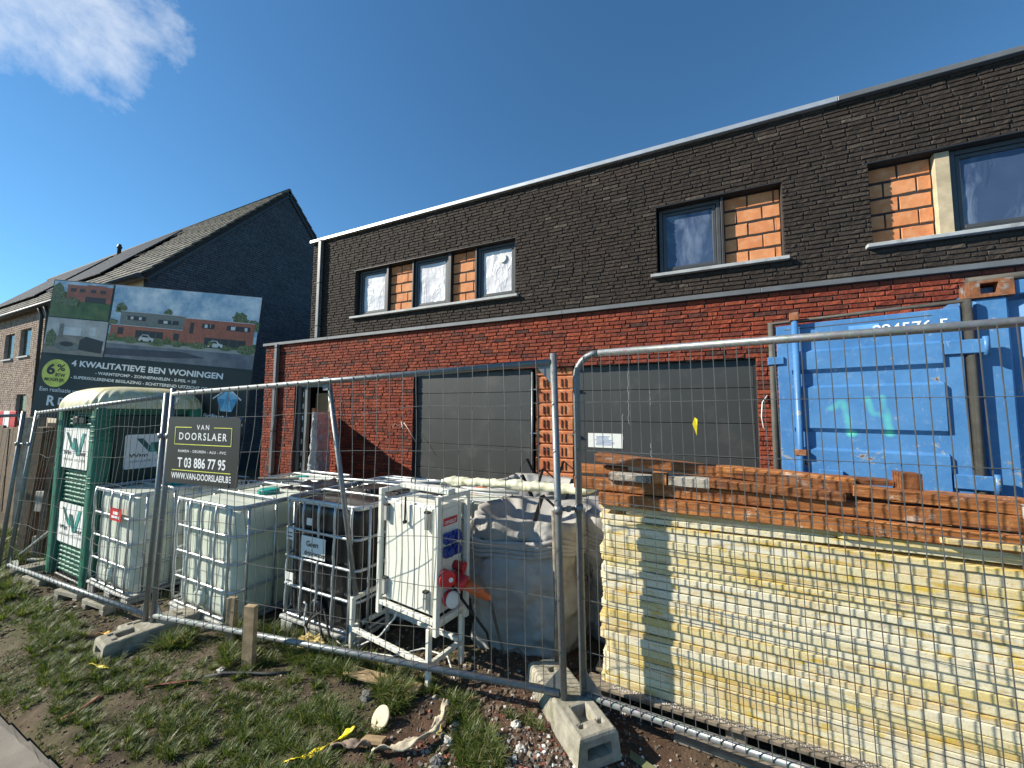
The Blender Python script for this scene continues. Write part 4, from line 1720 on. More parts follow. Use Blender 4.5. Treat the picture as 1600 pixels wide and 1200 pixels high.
TB2('6', 0.185, -1.375, 0.145, 0.12, 0.04)
TB2('%', 0.325, -1.32, 0.095, 0.12, 0.02)
TB2('BTW', 0.33, -1.405, 0.045, 0.14, 0.03)
TB2('MOGELIJK', 0.26, -1.475, 0.045, 0.29, 0.03)
TB('Een realisatie van', 0.07, -1.625, 0.062, 0.58, bold=0.005)
TB('R', 0.20, -1.82, 0.14, 0.12, bold=0.03)
TB('D', 0.36, -1.80, 0.10, 0.10, bold=0.03)
flat('printed_line', (0.36, 0.46, -1.842, -1.832), MAT['lettering_red'], 2)
TB('CONSTRUCT', 0.19, -1.92, 0.036, 0.5, MAT['grey_trim'], bold=0.0, sp=1.3)
G1 = pmat('print_gem_light', (0.20, 0.52, 0.72), (0.42, 0.70, 0.85), 14)
G2 = pmat('print_gem_dark', (0.07, 0.30, 0.52), (0.12, 0.42, 0.62), 14)
flat('emblem', None, G1, 2, [(2.60, -1.51), (2.67, -1.69), (2.83, -1.69), (2.90, -1.50), (2.75, -1.37)])
flat('emblem_facet', None, G2, 3, [(2.60, -1.51), (2.67, -1.69), (2.72, -1.52)])
flat('emblem_facet', None, G2, 3, [(2.78, -1.52), (2.83, -1.69), (2.90, -1.50)])
flat('emblem_facet', None, G2, 3, [(2.72, -1.52), (2.75, -1.37), (2.78, -1.52), (2.75, -1.60)])
flat('emblem_roof', None, MAT['lettering_white'], 4, [(2.54, -1.515), (2.745, -1.345), (2.95, -1.505), (2.945, -1.525), (2.745, -1.37), (2.545, -1.532)])
TB('Briljant', 2.44, -1.80, 0.062, 0.30, bold=0.02)
TB('immo', 2.755, -1.80, 0.062, 0.25, MAT['lettering_blue'], bold=0.01)
TB('Schitterend in Vastgoed', 2.44, -1.88, 0.038, 0.57, bold=0.0)

# ================================================================ GREEN PORTABLE TOILET


def supel(cx, cy, hx, hy, n, t, k=1.0):
    c, s_ = math.cos(t), math.sin(t)
    return (cx+hx*k*math.copysign(abs(c)**(2/n), c), cy+hy*k*math.copysign(abs(s_)**(2/n), s_))


WX0, WX1, WY0, WY1, WZ = -7.38, -6.27, 1.97, 3.02, -0.46
wc = thing('portable_toilet', ((WX0+WX1)/2, (WY0+WY1)/2, WZ), 'dark green portable toilet with ribbed walls, stained cream roof and white hire stickers', 'portable toilet')
GR = NT('green_plastic')
w = GR.world()
gcol = GR.mix(GR.rng(GR.noise(w, 3, 6, 0.7), 0.35, 0.7), (0.012, 0.125, 0.075), (0.025, 0.19, 0.12))
gcol = GR.mix(GR.rng(GR.noise(w, 9, 8, 0.75), 0.6, 0.8, 0, 0.5), gcol, (0.10, 0.16, 0.11))
GR.bsdf(gcol, 0.5, 0, GR.bump(GR.noise(w, 40, 4), 0.15, 0.004))
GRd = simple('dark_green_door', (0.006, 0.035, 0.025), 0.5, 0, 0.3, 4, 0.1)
m = MB()
m.box(WX0+0.06, WX1-0.06, WY0+0.06, WY1-0.06, WZ+0.12, WZ+2.10)
m.build('wall', GR.m, wc)['label'] = 'dark green plastic wall'
# round-cornered posts
for cx, cy in ((WX0+0.07, WY0+0.07), (WX1-0.07, WY0+0.07), (WX1-0.07, WY1-0.07), (WX0+0.07, WY1-0.07)):
    m = MB()
    m.grid(lambda u, v: (*supel(cx, cy, 0.085, 0.085, 4, u*2*math.pi), WZ+0.10+2.02*v), 24, 2, cu=True)
    m.build('corner_post', GR.m, wc)
# ribbed front face (towards the street)
ribme = None


def rib(x0, x1, z, parent):
    m = MB()
    n = 12
    pts = []
    for i in range(n+1):
        x = x0+(x1-x0)*i/n
        pts.append((x, WY0+0.05-0.010*math.sin(i*math.pi/1.0+0.5*math.pi)*0.3, z))
    m.tube(pts, 0.015, 6, rs=[0.019 if i % 2 else 0.014 for i in range(n+1)])
    return m.build('rib', GR.m, parent)


z = WZ+0.16
front_ribs = []
while z < WZ+2.06:
    rel = z-WZ
    if not (0.50 < rel < 0.97 or 1.40 < rel < 1.88):
        rib(WX0+0.16, WX1-0.16, z, wc)
    elif rel > 1.5:
        pass
    z += 0.052
# short ribs on the sunlit corner
for z in [WZ+1.74+0.055*k for k in range(6)]+[WZ+1.20+0.055*k for k in range(3)]:
    MB().tube([(WX1-0.13, WY0-0.01, z), (WX1-0.03, WY0-0.012, z), (WX1+0.012, WY0+0.03, z), (WX1+0.014, WY0+0.13, z)], 0.011, 6).build('rib', GR.m, wc)
for x in (WX0+0.35, WX0+0.55):
    MB().bbox(x, x+0.15, WY0+0.015, WY0+0.06, WZ+1.93, WZ+2.02, 0.01).build('vent_slot', MAT['black_plastic'], wc)
MB().lathe([(0.075, 0.0), (0.075, 0.03), (0.05, 0.032)], 20, (WX0+0.52, WY0+0.02, WZ+1.78), 'Y').build('round_vent', MAT['black_plastic'], wc)
# dark recessed door side
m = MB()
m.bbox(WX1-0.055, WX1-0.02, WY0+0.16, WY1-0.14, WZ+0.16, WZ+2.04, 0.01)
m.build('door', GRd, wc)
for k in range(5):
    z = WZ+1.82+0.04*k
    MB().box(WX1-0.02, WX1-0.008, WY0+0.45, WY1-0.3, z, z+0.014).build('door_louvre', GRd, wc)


def sticker(M, w_, h_, small):
    m = MB(M)
    c_ = 0.025
    poly = []
    for cx, cz, a0 in ((w_-c_, c_, -90), (w_-c_, h_-c_, 0), (c_, h_-c_, 90), (c_, c_, 180)):
        for k in range(5):
            a = R(a0+k*22.5)
            poly.append((cx+c_*math.cos(a), cz+c_*math.sin(a)))
    m.prism(poly, 0, 0.003)
    s = m.build('sticker', MAT['paper'], wc)
    s['label'] = 'white hire company sticker'
    g1_ = MAT.setdefault('teal_dark', simple('logo_dark_teal', (0.015, 0.10, 0.09), 0.5, bump=0))
    g2_ = MAT.setdefault('teal_light', simple('logo_teal', (0.05, 0.30, 0.26), 0.5, bump=0))
    cx = w_*0.47
    q = w_*0.24 if not small else w_*0.30
    zt, zb = h_*0.88, h_*0.42
    e = -0.0012

    def para(xa, xb, w2, za, zb_, mat, lay=1):
        m = MB(M)
        m.add([(xa, e*lay, za), (xa+w2, e*lay, za), (xb+w2, e*lay, zb_), (xb, e*lay, zb_)], [(3, 2, 1, 0)])
        m.build('logo_stroke', mat, s)
    w2 = w_*0.11
    para(cx-q-w2*0.5, cx-q*0.35, w2, zt, zb+0.06*h_, g1_)
    para(cx+w2*0.1-w2*0.6, cx-q*0.35+w2*0.15, w2, zt-0.13*h_, zb+0.04*h_, g2_, 2)
    para(cx-w2*0.3, cx+q*0.35, w2, zt-0.13*h_, zb-0.1*h_, g1_, 3)
    para(cx+q, cx+q*0.35+w2*0.2, w2, zt, zb-0.08*h_, g2_, 4)
    text('Wim', M @ Matrix.Translation((w_*0.07, 0, h_*0.33)), h_*0.11, MAT['lettering_black'], s, w=w_*0.31, bold=0.03)
    text('erhuur', M @ Matrix.Translation((w_*0.56, 0, h_*0.33)), h_*0.11, MAT['lettering_black'], s, w=w_*0.38, bold=0.03)
    text('VERHUUR - LOCATION', M @ Matrix.Translation((w_*0.08, 0, h_*0.18)), h_*0.065, MAT['grey_trim'], s, w=w_*0.84)


sticker(frame((WX0+0.14, WY0+0.010, WZ+1.39), (1, 0, 0), (0, 1, 0), (0, 0, 1)), 0.76, 0.49, True)
sticker(frame((WX0+0.22, WY0+0.010, WZ+0.50), (1, 0, 0), (0, 1, 0), (0, 0, 1)), 0.74, 0.47, True)
sticker(frame((WX1-0.012, WY0+0.26, WZ+1.38), (0, 1, 0), (-1, 0, 0), (0, 0, 1)), 0.60, 0.42, False)
# roof: translucent cream dome with algae stains
RFM = NT('stained_cream_roof')
w = RFM.world()
rc = RFM.mix(RFM.rng(RFM.noise(w, 6, 8, 0.75), 0.48, 0.68), (0.62, 0.57, 0.38), (0.40, 0.33, 0.05))
rc = RFM.mix(RFM.rng(RFM.noise(w, 14, 7, 0.7), 0.62, 0.72), rc, (0.12, 0.10, 0.04))
RFM.bsdf(rc, 0.5, 0, RFM.bump(RFM.noise(w, 20, 4), 0.15, 0.01))


def dome(u, v):
    t = u*2*math.pi
    a = v*math.pi/2
    k = math.cos(a)**0.55
    x, y = supel((WX0+WX1)/2, (WY0+WY1)/2, (WX1-WX0)/2+0.05, (WY1-WY0)/2+0.06, 5, t, k)
    z = WZ+2.12+0.285*math.sin(a)**0.9
    if v < 0.5:
        z += 0.0
    ripple = 0.012*math.cos(t*24)*(1-v) if v < 0.6 else 0
    return (x+ripple*math.cos(t), y+ripple*math.sin(t), z)


m = MB()
m.grid(dome, 96, 16, cu=True)
m.build('roof', RFM.m, wc)
MB().bbox(WX0-0.01, WX1+0.01, WY0-0.01, WY1+0.01, WZ+2.09, WZ+2.125, 0.01).build('roof_rim', GR.m, wc)
MB().bbox(WX0+0.02, WX1-0.02, WY0+0.02, WY1-0.02, WZ, WZ+0.11, 0.01).build('skid_base', MAT['black_plastic'], wc)

# ================================================================ IBC TANKS


def tank_mat(name, c, trans, liquid):
    a = NT(name)
    w = a.world()
    n = a.noise(w, 3, 5)
    sp_ = a.n('ShaderNodeSeparateXYZ')
    a.put(sp_.inputs[0], w)
    f = a.rng(n, 0.3, 0.7)
    cc = a.mix(f, c, tuple(x*0.88 for x in c))
    cc = a.mix(a.rng(a.noise(w, 11, 7, 0.7), 0.60, 0.78, 0, 0.4), cc, (0.40, 0.36, 0.22))
    p = a.n('ShaderNodeBsdfPrincipled')
    a.put(p.inputs['Base Color'], cc)
    p.inputs['Roughness'].default_value = 0.4
    a.put(p.inputs['Normal'], a.bump(a.noise(w, 9, 3), 0.15, 0.02))
    t = a.n('ShaderNodeBsdfTranslucent')
    a.put(t.inputs[0], liquid)
    m_ = a.n('ShaderNodeMixShader')
    m_.inputs[0].default_value = trans
    a.t.links.new(p.outputs[0], m_.inputs[1])
    a.t.links.new(t.outputs[0], m_.inputs[2])
    a.surf(m_.outputs[0])
    return a.m


MAT['tank_white'] = tank_mat('milky_tank_plastic', (0.80, 0.85, 0.74), 0.22, (0.42, 0.44, 0.03))
PALLET = simple('pallet_plastic', (0.40, 0.41, 0.40), 0.7, 0, 0.2, 6, 0.2, dirt=(0.16, 0.14, 0.11), dirt_amt=0.5)


def ibc(x0, y0, z0, W, Dp, Ht, mat, lidmat, label, cage='cage', red_label=False, labels=False, group='caged liquid tanks', pallet=True):
    t = thing('liquid_tank', (x0+W/2, y0+Dp/2, z0), label, 'tank', group)
    pz = 0.14 if pallet else 0.02
    bz0, bz1 = z0+pz+0.01, z0+Ht-0.03
    cx, cy = x0+W/2, y0+Dp/2
    hx, hy = W/2-0.035, Dp/2-0.035

    def body(u, v):
        tt = u*2*math.pi+0.01
        # v along profile: bottom centre -> side -> top centre
        if v < 0.12:
            k, z = 0.2+0.75*(v/0.12), bz0
        elif v < 0.22:
            a = (v-0.12)/0.10*math.pi/2
            k, z = 0.95+0.05*math.sin(a), bz0+0.07*(1-math.cos(a))
        elif v < 0.74:
            k, z = 1.0, bz0+0.07+(bz1-0.11-bz0-0.07)*(v-0.22)/0.52
        elif v < 0.86:
            a = (v-0.74)/0.12*math.pi/2
            k, z = 1-0.08*(1-math.cos(a)), bz1-0.11+0.11*math.sin(a)
        else:
            k, z = 0.92*(1-(v-0.86)/0.14)+0.05, bz1+0.004*(v-0.86)
        x, y = supel(cx, cy, hx, hy, 9, tt, k)
        if 0.13 < v < 0.82:
            # vertical flutes between the cage bars
            fx = 0.010*abs(math.sin((x-x0)/W*math.pi*4)) if abs(y-cy) > hy*0.9 else 0
            fy = 0.006*abs(math.sin((y-y0)/Dp*math.pi*4)) if abs(x-cx) > hx*0.9 else 0
            y += fx*(1 if y < cy else -1)*-1
            x += fy*(1 if x > cx else -1)
        return (x, y, z)
    m = MB()
    m.grid(body, 150, 46, cu=True)
    m.build('tank_body', MAT[mat], t)
    # cage
    def loop(z, r, inset=0.0):
        pts = []
        rc_ = 0.07
        for (qx, qy, a0) in ((x0+W-rc_, y0+rc_, -90), (x0+W-rc_, y0+Dp-rc_, 0), (x0+rc_, y0+Dp-rc_, 90), (x0+rc_, y0+rc_, 180)):
            for k in range(4):
                a = R(a0+k*30)
                pts.append((qx+rc_*math.cos(a), qy+rc_*math.sin(a), z))
        m = MB()
        m.tube(pts, r*1.15, 8, closed=True)
        m.build('cage_hoop', MAT[cage], t)
    nlev = 5
    for k in range(nlev):
        loop(z0+pz+0.03+(Ht-pz-0.05)*k/(nlev-1) if k else z0+pz+0.03, 0.010)
    loop(z0+Ht-0.005, 0.013)
    zt = z0+Ht-0.01
    for k in range(5):
        x = x0+0.07+(W-0.14)*k/4
        for yy in (y0-0.012, y0+Dp+0.012):
            pts = []
            for q in range(13):
                zz = z0+pz+0.03+(zt-z0-pz-0.03)*q/12
                pts.append((x, yy+(0.008 if q % 3 == 0 else 0)*(1 if yy < cy else -1), zz))
            MB().tube(pts, 0.0115, 6).build('cage_bar', MAT[cage], t)
    for k in range(5):
        y = y0+0.10+(Dp-0.2)*k/4
        for xx in (x0-0.012, x0+W+0.012):
            MB().tube([(xx, y, z0+pz+0.03), (xx, y, zt)], 0.0115, 6).build('cage_bar', MAT[cage], t)
    # two bars across the top, fill cap
    for yy in (y0+Dp*0.3, y0+Dp*0.7):
        MB().tube([(x0+0.01, yy, zt), (x0+0.06, yy, zt+0.02), (x0+W-0.06, yy, zt+0.02), (x0+W-0.01, yy, zt)], 0.011, 8).build('top_bar', MAT[cage], t)
    m = MB()
    m.lathe([(0.095, 0), (0.095, 0.045), (0.08, 0.055)], 22, (cx, cy, bz1-0.005))
    lid = m.build('lid', MAT[lidmat], t)
    for k in range(12):
        a = 2*math.pi*k/12
        MB().box(cx+0.093*math.cos(a)-0.006, cx+0.093*math.cos(a)+0.006, cy+0.093*math.sin(a)-0.006, cy+0.093*math.sin(a)+0.006, bz1, bz1+0.045).build('grip', MAT[lidmat], lid)
    if pallet:
        for k in range(3):
            x = x0+(W-0.16)*k/2
            for j in range(3):
                y = y0+(Dp-0.16)*j/2
                MB().bbox(x, x+0.16, y, y+0.16, z0, z0+pz-0.035, 0.012).build('pallet_block', PALLET, t)
        MB().bbox(x0-0.01, x0+W+0.01, y0-0.01, y0+Dp+0.01, z0+pz-0.034, z0+pz, 0.01).build('pallet_deck', PALLET, t)
    # outlet bulge and valve low on the front
    m = MB()
    m.lathe([(0.085, 0.03), (0.07, -0.015), (0.05, -0.02)], 18, (cx, y0-0.0, z0+pz+0.14), 'Y')
    m.build('outlet', MAT['tank_white'] if mat == 'tank_white' else MAT['black_plastic'], t)
    if red_label:
        m = MB()
        m.box(x0+W*0.52, x0+W*0.78, y0-0.026, y0-0.024, z0+Ht-0.30, z0+Ht-0.17)
        pl_ = m.build('warning_plate', MAT['red_plastic'], t)
        m = MB()
        m.box(x0+W*0.55, x0+W*0.75, y0-0.028, y0-0.0268, z0+Ht-0.275, z0+Ht-0.25)
        m.build('plate_line', MAT['paper'], pl_)
        m = MB()
        m.box(x0+W*0.60, x0+W*0.72, y0-0.028, y0-0.0268, z0+Ht-0.235, z0+Ht-0.205)
        m.build('plate_line', MAT['paper'], pl_)
    if labels:
        for (xa, xb, za, zb, lines) in ((0.08, 0.18, 0.70, 0.78, 2), (0.30, 0.62, 0.60, 0.75, 3), (0.09, 0.2, 0.38, 0.46, 1), (0.36, 0.43, 0.83, 0.88, 0)):
            m = MB()
            m.box(x0+W*xa, x0+W*xb, y0-0.027, y0-0.024, z0+Ht*za, z0+Ht*zb)
            lb_ = m.build('paper_label', MAT['paper'], t)
            if lines == 3:
                F_ = frame((x0+W*xa+0.06, y0-0.0275, z0+Ht*0.68), (1, 0, 0), (0, 1, 0), (0, 0, 1))
                text('Geen', F_, 0.045, MAT['lettering_black'], lb_, w=0.14, bold=0.02)
                text('drinkwater', F_ @ Matrix.Translation((-0.02, 0, -0.07)), 0.04, MAT['lettering_black'], lb_, w=0.25, bold=0.02)
            else:
                for q in range(lines):
                    m = MB()
                    m.box(x0+W*xa+0.015, x0+W*xb-0.015, y0-0.029, y0-0.0275, z0+Ht*za+0.02+q*0.03, z0+Ht*za+0.03+q*0.03)
                    m.build('label_line', MAT['lettering_black'], lb_)
    return t


ibc(-6.22, 1.98, -0.40, 0.96, 1.15, 1.17, 'tank_white', 'teal_plastic', 'milky white caged tank with a red warning plate beside the green toilet', red_label=True)
ibc(-4.62, 2.05, -0.33, 1.0, 1.18, 1.13, 'tank_white', 'teal_plastic', 'milky white caged tank with teal cap behind the concrete foot, beside the black tank')
ibc(-3.24, 2.23, -0.22, 0.88, 1.15, 1.12, 'black_plastic', 'black_plastic', 'black caged tank with white paper labels beside the white electric cabinet', labels=True)
ibc(-5.9, 3.45, -0.36, 1.0, 1.0, 1.00, 'tank_white', 'teal_plastic', 'white caged tank in the back row behind the gap between the white tanks')
ibc(-4.15, 3.50, -0.30, 1.0, 1.0, 0.98, 'tank_white', 'orange_plastic', 'white caged tank in the back row behind the black tank')
ibc(-2.85, 3.55, -0.24, 1.0, 1.0, 0.96, 'tank_white', 'orange_plastic', 'white caged tank in the back row behind the electric cabinet')

# clutter of pipes lying across the tank tops
for i, (p, q, r_, mt, lab) in enumerate((((-4.3, 3.1, 0.84), (-2.5, 2.95, 0.96), 0.014, 'cage', 'long grey pipe lying across the tank tops behind the black tank'),
                                         ((-4.0, 3.5, 0.76), (-2.3, 3.3, 0.93), 0.018, 'white_paint', 'white pipe lying over the back tanks towards the cabinet'),
                                         ((-5.2, 2.9, 0.80), (-3.3, 3.3, 0.86), 0.016, 'black_rubber', 'dark pipe lying across the two white tanks'),
                                         ((-3.9, 2.7, 0.84), (-3.2, 2.45, 0.95), 0.010, 'cage', 'short bent rod on top of the white tank by the black one'),
                                         ((-2.9, 3.45, 0.80), (-1.5, 3.3, 0.90), 0.02, 'white_paint', 'white plastic pipe behind the electric cabinet'),
                                         ((-2.6, 2.9, 0.94), (-2.0, 3.2, 0.90), 0.012, 'cable_white', 'thin pale rod sticking over the black tank top'))):
    t = thing('loose_pipe', p, lab, 'pipe')
    mid = (Vector(p)+Vector(q))/2+Vector((0, 0, 0.015))
    MB().tube([p, mid, q], r_, 8).build('pipe', MAT[mt], t)
for i, (x, y, lab) in enumerate(((-3.5, 2.75, 'black rubber sheet slumped between the white and black tanks'), (-2.35, 3.05, 'dark crumpled sheet on the black tank behind the pole'))):
    t = thing('dark_sheet', (x, y, 0.85), lab, 'sheet')
    m = MB()
    m.grid(lambda u, v: (x+(u-0.5)*0.5, y+(v-0.5)*0.5, 0.87+0.05*noise.noise(Vector((u*4+i*5, v*4, 1)))+0.02), 18, 18)
    o = m.build('sheet', MAT['black_plastic'], t)
    md = o.modifiers.new('thickness', 'SOLIDIFY')
    md.thickness = 0.004

# ================================================================ ELECTRIC SITE CABINET
EB = Vector((-2.10, 2.19, gz(-2, 2.1)-0.0))
MEc = frame(EB, (0.992, -0.125, 0), (0.125, 0.992, 0), (0, 0, 1))
ec = thing('electric_cabinet', EB, 'white electric distribution cabinet on a welded stand with blue sockets and red plugs', 'electric cabinet')
GZ = 0.0
CW, CD = 0.56, 0.30


def sq(p, q, s=0.03, name='frame_tube', par=None):
    """square tube between two points in the cabinet frame"""
    p, q = Vector(p), Vector(q)
    d = q-p
    L_ = d.length
    up_ = Vector((0, 0, 1)) if abs(d.normalized().z) < 0.9 else Vector((0, 1, 0))
    x_ = d.normalized()
    y_ = up_.cross(x_).normalized()
    z_ = x_.cross(y_)
    m = MB(MEc @ frame(p, x_, y_, z_))
    m.bbox(0, L_, -s/2, s/2, -s/2, s/2, 0.003)
    return m.build(name, MAT['white_paint'], par or ec)


ZT, ZB = 1.25, 0.47
for x in (0.0, CW):
    for y in (0.0, CD):
        sq((x, y, ZB-0.10), (x, y, ZT), 0.034)
for y in (0.0, CD):
    sq((0.018, y, ZB-0.02), (CW-0.018, y, ZB-0.02), 0.03)
for x in (0.0, CW):
    sq((x, 0.018, ZT-0.017), (x, CD-0.018, ZT-0.017), 0.032)
    sq((x, 0.018, ZB-0.02), (x, CD-0.018, ZB-0.02), 0.03)
sq((0.018, CD, ZT-0.017), (CW-0.018, CD, ZT-0.017), 0.032)
m = MB(MEc)
m.bbox(0.10, CW+0.02, 0.08, 0.15, ZT+0.0, ZT+0.035, 0.006)
m.build('lifting_beam', MAT['white_paint'], ec)
for x in (0.20, 0.50):
    m = MB(MEc)
    m.tube([(x+0.022*math.cos(a*math.pi/6), 0.115, ZT+0.055+0.022*math.sin(a*math.pi/6)) for a in range(12)], 0.005, 6, closed=True)
    m.build('lifting_eye', MAT['galv'], ec)
m = MB(MEc)
m.bbox(0.03, CW-0.03, 0.02, CD-0.02, ZB, ZT-0.07, 0.006)
body_ = m.build('housing', MAT['white_paint'], ec)
m = MB(MEc)
m.bbox(0.045, CW-0.045, 0.002, 0.02, ZB+0.015, ZT-0.085, 0.005)
dr_ = m.build('cabinet_door', MAT['white_paint'], ec)
for x in (0.055, CW-0.10):
    for z in (ZB+0.05, ZT-0.22):
        m = MB(MEc)
        m.bbox(x, x+0.035, -0.028, 0.002, z, z+0.11, 0.004)
        m.build('corner_bumper', simple('bumper_grey', (0.35, 0.35, 0.33), 0.6), dr_)
        m = MB(MEc)
        m.bbox(x-0.002, x+0.037, -0.030, 0.0, z+0.105, z+0.12, 0.002)
        m.build('bumper_cap', MAT['black_rubber'], dr_)
m = MB(MEc)
m.tube([(0.27, -0.018, ZT-0.03), (0.27, -0.02, ZT-0.19)], 0.007, 8)
m.lathe([(0.012, -0.03), (0.012, -0.01)], 10, (0.27, 0, ZT-0.20), 'Y')
m.build('hanging_latch', MAT['black_rubber'], dr_)
# stand
for x in (-0.30, 0.50):
    sq((x, 0.0, 0.0), (x, 0.0, 0.40), 0.032, 'stand_leg')
    sq((x, 0.33, 0.0), (x, 0.33, 0.40), 0.032, 'stand_leg')
    sq((x, 0.017, 0.385), (x, 0.313, 0.385), 0.03, 'stand_bar')
    sq((x, 0.017, 0.17), (x, 0.313, 0.17), 0.03, 'stand_bar')
for y in (0.0, 0.33):
    sq((-0.283, y, 0.17), (0.483, y, 0.17), 0.03, 'stand_bar')
sq((-0.283, 0.33, 0.385), (0.483, 0.33, 0.385), 0.03, 'stand_bar')
# side panel with label, blue and red sockets (faces right)
SX = CW-0.03
MSd = MEc @ frame((SX+0.002, 0.0, 0), (0, 1, 0), (-1, 0, 0), (0, 0, 1))
m = MB(MSd)
m.bbox(0.05, CD-0.05, -0.012, 0.0, ZB+0.05, ZT-0.10, 0.003)
sp_ = m.build('socket_panel', MAT['white_paint'], ec)
m = MB(MSd)
m.box(0.07, 0.21, -0.0145, -0.0128, ZT-0.21, ZT-0.16)
m.build('warning_label', MAT['lettering_red'], sp_)
text('OPGELET', MSd @ Matrix.Translation((0.08, -0.0145, ZT-0.20)), 0.022, MAT['lettering_white'], sp_, w=0.12, bold=0.02)
for yy in (0.10, 0.18):
    for zz in (ZT-0.29, ZT-0.38):
        m = MB(MSd)
        m.bbox(yy-0.035, yy+0.035, -0.05, -0.012, zz-0.035, zz+0.035, 0.008)
        m.lathe([(0.028, -0.065), (0.03, -0.05)], 14, (yy, 0, zz), 'Y')
        m.build('blue_socket', MAT['blue_plastic'], sp_)


def plug(y, z, d, par, big=True):
    """round industrial socket lid / plug pointing along d"""
    pass


def along(p0, d, prof, n=18, mat='red_plastic', name='plug', par=None):
    d = Vector(d).normalized()
    up_ = Vector((0, 0, 1)) if abs(d.z) < 0.9 else Vector((1, 0, 0))
    y_ = up_.cross(d).normalized()
    M = MSd @ frame(p0, y_, d.cross(y_), d)
    m = MB(M)
    m.lathe(prof, n)
    return m.build(name, MAT[mat], par or sp_)


along((0.07, -0.03, ZT-0.53), (-0.5, -0.85, 0.05), [(0.045, -0.02), (0.048, 0.05), (0.056, 0.052), (0.056, 0.066), (0.048, 0.070)], name='red_socket')
along((0.055, -0.10, ZT-0.53), (-0.5, -0.85, 0.05), [(0.015, 0.0), (0.015, 0.004)], mat='paper', name='lid_emblem')
along((0.20, -0.02, ZT-0.50), (0.3, -0.9, -0.2), [(0.032, -0.02), (0.034, 0.05), (0.04, 0.055), (0.04, 0.065)], name='red_socket')
along((0.12, -0.02, ZT-0.69), (-0.1, -0.9, 0.1), [(0.05, -0.01), (0.052, 0.035)], name='red_socket')
along((0.12, -0.055, ZT-0.69), (-0.3, -0.9, 0.2), [(0.052, 0), (0.054, 0.012), (0.04, 0.014)], mat='paper', name='socket_lid')
along((0.14, -0.04, ZT-0.55), (0.35, -0.8, -0.42), [(0.042, 0), (0.046, 0.07), (0.05, 0.075), (0.05, 0.10), (0.036, 0.105)], name='red_plug')
along((0.178, -0.127, ZT-0.596), (0.35, -0.8, -0.42), [(0.034, 0), (0.033, 0.12), (0.026, 0.125), (0.024, 0.16), (0.012, 0.19)], mat='orange_plastic', name='plug_sleeve')
pe = MSd @ Vector((0.245, -0.28, ZT-0.68))
cb = thing('power_cable', (pe.x, pe.y, -0.1), 'grey cable hanging from the red plug and curling over the dark ground', 'cable')
MB().tube([pe, pe+Vector((0.03, 0.02, -0.15)), pe+Vector((0.08, 0.05, -0.35)), (pe.x+0.16, pe.y+0.1, 0.08), (pe.x+0.28, pe.y+0.12, -0.05), (pe.x+0.45, pe.y+0.18, -0.06), (pe.x+0.62, pe.y+0.32, -0.05), (pe.x+0.75, pe.y+0.5, -0.05)], 0.010, 8).build('sheath', MAT['gasket'], cb)
cb2 = thing('black_cable', (-1.2, 2.6, -0.1), 'black cable running from the cabinet down beside the big bag', 'cable')
MB().tube([MSd @ Vector((0.15, -0.03, ZT-0.62)), pe+Vector((-0.05, 0.05, -0.25)), pe+Vector((0.0, 0.1, -0.55)), (-1.0, 2.45, -0.05), (-0.75, 2.62, -0.05), (-0.6, 2.95, -0.04)], 0.009, 8).build('sheath', MAT['black_rubber'], cb2)
cb3 = thing('white_cable', (-2.0, 2.2, -0.1), 'thin white cable drooping under the electric cabinet', 'cable')
MB().tube([MEc @ Vector(p) for p in ((0.12, 0.1, ZB), (0.10, 0.06, 0.33), (-0.02, 0.03, 0.18), (-0.22, 0.02, 0.06), (-0.40, -0.02, 0.02), (-0.62, 0.03, 0.02))], 0.006, 6).build('sheath', MAT['cable_white'], cb3)
cb4 = thing('white_cable', (-1.8, 2.3, -0.1), 'looped white cable lying inside the cabinet stand', 'cable')
MB().tube([MEc @ Vector(p) for p in ((-0.2, 0.02, 0.02), (0.05, 0.10, 0.03), (0.25, 0.2, 0.10), (0.45, 0.24, 0.09), (0.6, 0.15, 0.03), (0.72, 0.2, 0.02))], 0.006, 6).build('sheath', MAT['cable_white'], cb4)
# tangle by the black tank
rr = random.Random(3)
for k, (mt, lb_) in enumerate((('cable_white', 'pale wire curling up out of the grass at the black tank'), ('black_rubber', 'black hose arching over the grass at the black tank'), ('black_rubber', 'short black hose standing beside the pale wire'))):
    x, y = -2.72+k*0.08, 2.12
    g0 = gh(x, y)
    c_ = thing('cable_end', (x, y, g0), lb_, 'cable')
    pts = [(x-0.05-0.1*k, y, g0), (x-0.05-0.06*k, y-0.02, g0+0.18), (x-0.02, y, g0+0.30+0.04*(k == 0)), (x+0.05, y, g0+0.12), (x+0.09+0.08*k, y+0.02, g0+0.02)]
    if k == 0:
        pts = [(x-0.02, y, g0), (x-0.01, y-0.02, g0+0.12), (x-0.05, y-0.02, g0+0.24), (x-0.03, y-0.02, g0+0.34), (x-0.05, y-0.03, g0+0.36)]
    MB().tube(pts, 0.009 if k else 0.006, 7).build('sheath', MAT[mt], c_)
yb = thing('yellow_bag', (-2.62, 2.10, gh(-2.62, 2.1)), 'crumpled yellowish paper bag in the grass before the black tank', 'bag')


def crump(cx, cy, cz, rx, ry, rz, amp, sc, seed):
    def fn(u, v):
        t, p = u*2*math.pi, (v-0.5)*math.pi
        x, y, z = math.cos(p)*math.cos(t), math.cos(p)*math.sin(t), math.sin(p)
        k = 1+amp*noise.fractal(Vector((x*sc+seed, y*sc, z*sc)), 0.6, 2.2, 3)
        return (cx+rx*x*k, cy+ry*y*k, cz+rz*z*k)
    return fn


